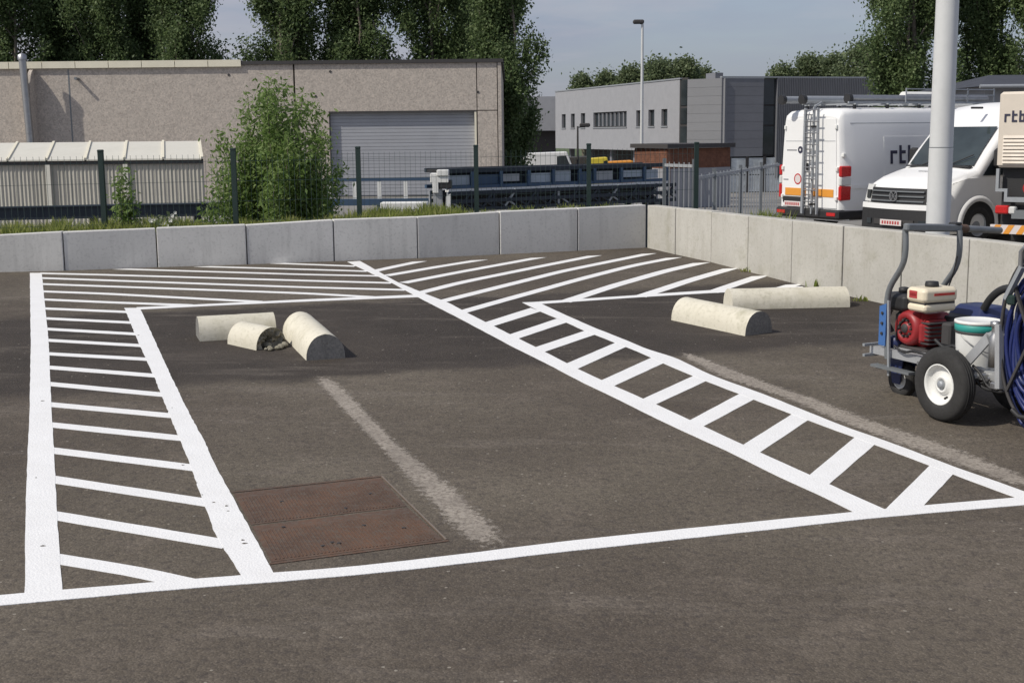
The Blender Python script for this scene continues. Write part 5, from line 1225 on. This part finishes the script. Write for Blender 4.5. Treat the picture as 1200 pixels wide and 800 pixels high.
# handlebars
def hb(pts, s_, name='handlebar'):
    P = [ml(u, v, s_) for u, v in pts]; P = smooth(resample(P, 22), 2); return MB().tube(P, .0165, 12).build(name, M['fork'], mc)
hb([(1061, 268), (1061.6, 285), (1061.5, 298), (1059.5, 308), (1055, 317), (1047, 328.5), (1042.5, 336), (1040, 345), (1039, 360), (1040, 420)], .13)
hb([(1124.5, 270), (1125, 285), (1124.6, 298), (1122.5, 309), (1117.5, 319), (1108, 331), (1103, 338), (1100, 348), (1099, 362), (1100, 415)], .55)
a, b = ml(1061, 266.5, .10), ml(1125, 267.5, .585)
MB().rbox(-.02, .02, 0, (b - a).length, -.02, .022, .008, Matrix.Translation(a) @ (b - a).to_track_quat('Y', 'Z').to_matrix().to_4x4()).build('cross_bar', M['fork'], mc)
g0_, g1_ = b + Vector((0, -.01, .0)), ml(1172, 270, .95)
MB().tube([g0_, g0_.lerp(g1_, .18)], .024, 12).build('grip_collar', M['rust'], mc); MB().tube([g0_.lerp(g1_, .18), g1_], .019, 12).build('grip', M['fork'], mc)
m = MB(); m.rbox(b.x - .03, b.x + .03, b.y - .06, b.y - .01, b.z + .02, b.z + .035, .005); m.build('lever', M['black'], mc)
# blue plate and slim post
p0, p1 = ml(1036, 357, .115), ml(1037.5, 405, .115)
m = MB(); m.hexa([(p0.x - .028, .108, p1.z), (p0.x + .028, .108, p1.z), (p0.x + .028, .118, p1.z), (p0.x - .028, .118, p1.z)], [(p0.x - .028, .108, p0.z - .01), (p0.x + .028, .108, p0.z + .01), (p0.x + .028, .118, p0.z + .01), (p0.x - .028, .118, p0.z - .01)]); bpz = m.build('side_plate', M['bluepl'], mc)
for k in range(3): MB().tube([(p0.x, .1, p1.z + (p0.z - p1.z) * (.3 + .25 * k)), (p0.x, .11, p1.z + (p0.z - p1.z) * (.3 + .25 * k))], .008, 8).build('bolt', M['dark_trim'], bpz)
c = ml(1041.5, 440, .105); c2 = ml(1041.5, 352, .105); MB().bar((c.x, .105, c.z), (c2.x, .105, c2.z), .012, .014, (1, 0, 0)).build('slim_post', M['galv'], mc)
c = ml(1050, 401, .2); m = MB(); m.lathe([(0, -.035), (.04, -.035), (.045, 0), (.04, .03), (.02, .04), (0, .04)], 18, Matrix.Translation((c.x, .2, c.z))); m.build('pump_head', M['navy'], mc)
# engine
ec = ml(1066, 384, .2); en = MB(); Mx = Matrix.Translation((ec.x, .2, ec.z)) @ Matrix.Rotation(R(90), 4, 'X')
en.lathe([(0, .03), (.03, .035), (.035, .02), (.055, .02), (.06, .035), (.085, .03), (.1, .0), (.102, -.06), (.08, -.09)], 28, Mx)
en = en.build('engine', M['red'], mc)
m = MB(); m.lathe([(0, .042), (.022, .042), (.026, .036)], 16, Mx); m.build('starter_hub', M['dark_trim'], en)
for k in range(10):
    a = 2 * math.pi * k / 10; m = MB(); q = Vector((ec.x + .046 * math.cos(a), .178, ec.z + .046 * math.sin(a))); m.rbox(q.x - .006, q.x + .006, .16, .184, q.z - .006, q.z + .006, .002); m.build('vent_slot', M['dark_trim'], en)
er = ml(1097, 385, .2)
m = MB(); m.rbox(ec.x - .02, ec.x + .12, .2, .42, ec.z - .1, ec.z + .085, .03); m.rbox(ec.x + .09, ec.x + .17, .16, .36, ec.z - .08, ec.z + .06, .03); m.build('crankcase', M['red'], en)
for k in range(6): MB().rbox(ec.x + .12, ec.x + .185, .17, .37, ec.z - .07 + k * .022, ec.z - .061 + k * .022, .003).build('cooling_fin', M['dark_trim'], en)
m = MB(); m.rbox(ec.x - .09, ec.x + .16, .18, .44, ec.z - .125, ec.z - .1, .008); m.build('engine_base', M['dark_trim'], en)
# fuel tank over the engine, with seam, cap and printed patches
tcx = ml(1082, 352, .14); t0 = ml(1062, 352, .14); ty1 = .37
zt_, zb_ = ml(1082, 338, .15).z, ml(1082, 366, .14).z
def tank(x0, x1, y0, y1, z0, z1, r, name, mat, par):
    m = MB(); m.rbox(x0, x1, y0, y1, z0, z1, r); o = m.build(name, mat, par); o.modifiers.new('round', 'BEVEL').width = .007; o.modifiers[-1].segments = 3; return o
tkx0, tkx1 = t0.x - .005, tcx.x + .015
tk = tank(tkx0, tkx1, .135, ty1, zb_ + .045, zt_, .016, 'fuel_tank', M['tank'], mc)
tank(tkx0 + .006, tkx1 - .003, .141, ty1 - .006, zb_ - .005, zb_ + .041, .012, 'tank_lower', M['tank'], tk)
m = MB(); m.box(tkx0 + .012, tkx1 - .012, .15, ty1 - .015, zb_ + .036, zb_ + .05); m.build('tank_seam', M['dark_trim'], tk)
m = MB(); m.lathe([(0, 0), (.035, 0), (.038, .01), (.034, .03), (0, .032)], 18, Matrix.Translation(((tkx0 + tkx1) / 2, .25, zt_ - .002))); m.build('tank_cap', M['black'], tk)
m = MB(); zl = zb_ + .07; m.box(tkx0 + .035, tkx0 + .095, .1325, .1349, zl, zl + .04); m.build('tank_label', M['platered'], tk)
for k in range(4): MB().box(tkx0 + .04 + k * .013, tkx0 + .05 + k * .013, .1305, .1324, zl + .012, zl + .028).build('label_print', M['red'], tk)
m = MB(); m.box(tkx1 + .0003, tkx1 + .002, .2, .34, zb_ + .085, zb_ + .098); m.build('tank_label', M['red_lamp'], tk)
# air cleaner, carburettor, muffler
a0, a1 = ml(1041, 341, .2), ml(1064, 366, .2)
tank(a0.x, a1.x + .01, .17, .33, a1.z - .0, a0.z, .02, 'air_cleaner', M['black'], mc)
m = MB(); m.lathe([(0, 0), (.03, 0), (.03, .025), (.015, .03), (0, .03)], 12, Matrix.Translation(((a0.x + a1.x) / 2, .24, a0.z))); m.build('air_cleaner_cap', M['black'], mc)
m = MB(); m.rbox(a0.x + .05, a1.x + .02, .2, .3, a1.z - .1, a1.z - .003, .02); m.tube([(a0.x + .06, .19, a1.z - .12), (a0.x + .02, .18, a1.z - .06), (a0.x + .03, .2, a1.z)], .012, 8); m.build('carburettor', M['dark_trim'], mc)
q0_, q1_ = ml(1096, 367, .36), ml(1120, 418, .36)
tank(q0_.x - .02, q1_.x + .01, .32, .56, q1_.z, q0_.z, .03, 'muffler', M['black'], mc)
# navy pump hood behind the bucket, black suction hose rising to the reel
h0_, h1_ = ml(1116, 355, .5), ml(1160, 374, .5)
tank(h0_.x - .03, h1_.x, .46, .72, h1_.z - .2, h0_.z, .05, 'pump_hood', M['navy'], mc)
sh = [ml(u, v, .5) for u, v in ((1153, 362), (1160, 350), (1170, 341), (1180, 337), (1192, 338), (1204, 345))]
MB().tube(smooth(resample(sh, 16)), .021, 10).build('suction_hose', M['black'], mc)
for k, (x, y, z) in enumerate(((.12, .1, .25), (-.2, .1, .27), (-.3, .1, .26), (.2, .1, .2))):
    m = MB(); m.tube([(x, .1, rz0 - .01), (x, .085, rz0 - .01)], .011, 6); m.build('bolt', M['steel'], mc)
for pts, s_, r_ in (([(1122, 300), (1117, 322), (1108, 345), (1104, 362)], .45, .004), ([(1048, 405), (1058, 414), (1072, 410), (1088, 418), (1100, 412)], .1, .007), ([(1096, 398), (1106, 408), (1118, 404), (1126, 412)], .12, .009), ([(1062, 372), (1054, 380), (1050, 392), (1051, 399)], .17, .006)):
    MB().tube(smooth(resample([ml(u, v, s_) for u, v in pts], 14)), r_, 8).build('cable', M['black'], mc)
m = MB(); g_ = ml(1108, 392, .2); m.rbox(g_.x - .04, g_.x + .03, .2, .3, g_.z - .06, g_.z + .06, .01); m.build('gearbox', M['dark_trim'], mc)
a = ml(1094, 415, .06); b = ml(1122, 411, .06); MB().bar((a.x, .06, a.z), (b.x, .06, b.z), .02, .008).build('mudguard', M['fork2'], mc)
# bucket platform, brackets
bkc = ml(1146, 400, .2); bkb = ml(1146, 431, .2)
MB().rbox(bkc.x - .13, bkc.x + .14, .06, .36, bkb.z - .025, bkb.z - .002, .006).build('bucket_shelf', M['fork2'], mc)
a, b = ml(1128, 430, .06), ml(1160, 394, .06)
MB().bar((a.x, .06, a.z), (b.x, .06, b.z), .012, .05, (0, 0, 1)).build('stay', M['fork2'], mc)
a, b = ml(1158, 397, .06), ml(1176, 387, .06); MB().bar((a.x, .06, a.z), (b.x, .06, b.z), .012, .05, (0, 0, 1)).build('stay', M['fork2'], mc)
a, b = ml(1171, 380, .04), ml(1171, 455, .04); MB().bar((a.x, .04, a.z), (b.x, .04, b.z), .03, .03, (1, 0, 0)).build('upright_post', M['fork2'], mc)
a = ml(1165, 430, .05); m = MB(); m.lathe([(0, 0), (.03, 0), (.03, .15), (.02, .165), (.02, .2), (.028, .205), (.028, .225), (0, .23)], 16, Matrix.Translation((a.x, .05, a.z))); m.build('filter_canister', M['steel'], mc)
for u, v, s_ in ((1150, 441, .1), (1158, 449, .14), (1146, 446, .12), (1167, 452, .08)):
    a = ml(u, v, s_); m = MB(); m.rbox(a.x - .025, a.x + .025, s_ - .02, s_ + .03, a.z - .018, a.z + .018, .006); m.build('valve_block', M['steel'] if u != 1146 else M['rust'], mc)
for pts, r_, mt in (([(1138, 432), (1144, 446), (1152, 455), (1164, 458), (1174, 452)], .008, 'black'), ([(1140, 428), (1150, 438), (1156, 452), (1168, 460), (1182, 458)], .007, 'black'), ([(1128, 428), (1134, 440), (1146, 450), (1158, 447)], .006, 'black')):
    MB().tube(smooth(resample([ml(u, v, .08) for u, v in pts], 14)), r_, 8).build('cable', M[mt], mc)
# hose reel with its blue hose
rc = ml(1222, 396, .12); RV, RU = .39, .19
reel = MB(); NN = 44
for dy in (-.075, .1):
    reel.tube([(rc.x + RU * math.cos(2 * math.pi * k / NN), rc.y + dy, rc.z + RV * math.sin(2 * math.pi * k / NN)) for k in range(NN)], .0085, 8, True)
for k in range(4):
    a_ = math.pi / 4 + k * math.pi / 2; reel.bar((rc.x + RU * math.cos(a_), rc.y - .075, rc.z + RV * math.sin(a_)), (rc.x, rc.y - .075, rc.z), .014)
reel = reel.build('hose_reel', M['dark_trim'], mc)
for k in range(26):
    f = .97 - .5 * (k // 5) / 5; dy = -.05 + .03 * (k % 5) + random.gauss(0, .006); cx, czz = random.gauss(0, .012), random.gauss(-.03, .015); P = []
    for j in range(36):
        a_ = 2 * math.pi * j / 36; P.append((rc.x + cx + RU * f * math.cos(a_) * (1 + .06 * math.sin(3 * a_ + k)), rc.y + dy + .01 * math.sin(2 * a_ + k), rc.z + czz + RV * f * math.sin(a_)))
    MB().tube(P, .0105, 8, True).build('hose_coil', M['hose'] if k % 4 else M['navy'], reel)
m = MB(); m.rbox(rc.x - RU * .6, rc.x + RU * .6, rc.y - .03, rc.y + .07, rc.z - RV * .8, rc.z - RV * .1, .05); m.build('reel_drum', M['navy'], reel)
hk = ml(1197, 300, .03); m = MB(); m.tube([hk + Vector((0, 0, -.05)), hk + Vector((0, 0, .02)), hk + Vector((.02, 0, .045)), hk + Vector((.045, 0, .02)), hk + Vector((.045, 0, -.05))], .013, 8); m.build('hook', M['steel'], reel)
st_ = ml(1190, 322, .03); MB().bar(hk + Vector((.01, 0, -.05)), st_ + Vector((-.05, 0, -.12)), .03, .02).build('reel_arm', M['galv'], reel)
g_ = ml(1184, 350, .03); m = MB(); m.rbox(g_.x - .02, g_.x + .03, g_.y - .012, g_.y + .012, g_.z - .03, g_.z + .02, .008); m.build('green_tie', M['green'], reel)
MB().tube([ml(1186, 480, .0), ml(1194, 488, .0), ml(1206, 490, .0)], .012, 8).build('hose_end', M['black'], reel)
for x in (rc.x - .05, rc.x + .05): MB().bar((x, rc.y + .02, rc.z - .2), (x * .6, .3, rz0), .03).build('reel_bracket', M['fork'], mc)

# bucket standing on the machine
bw3 = MO + LX * bkc.x + LYv * .2; bh = ml(1146, 374, .2).z - bkb.z; br = .112
bk = thing('paint_bucket', 'white paint bucket with teal band and white lid, riding on the machine', 'bucket', (bw3.x, bw3.y, MO.z + bkb.z), .4)
m = MB(); m.lathe([(0, 0.001), (br * .9, 0.001), (br * .93, .012), (br, bh - .055)], 36); m.build('pail', M['white2'], bk)
m = MB(); m.lathe([(br + .001, bh - .055), (br + .005, bh - .052), (br + .006, bh - .02), (br + .001, bh - .018)], 36); m.build('band', M['teal'], bk)
m = MB(); m.lathe([(br - .004, bh - .018), (br + .008, bh - .017), (br + .008, bh - .003), (br - .004, bh), (br * .92, bh - .006), (0, bh - .006)], 36); m.build('lid', M['white2'], bk)
m = MB(); m.lathe([(br + .001, bh - .068), (br + .003, bh - .066), (br + .003, bh - .057), (br + .001, bh - .056)], 36); m.build('dark_rib', M['dark_trim'], bk)  # thin dark ring just below the teal band
m = MB(); m.tube([(math.cos(a_) * (br + .005), -abs(math.sin(a_)) * (br + .012), bh - .07 - .09 * abs(math.sin(a_))) for a_ in [math.pi * k / 14 for k in range(15)]], .003, 6); m.build('handle', M['steel'], bk)
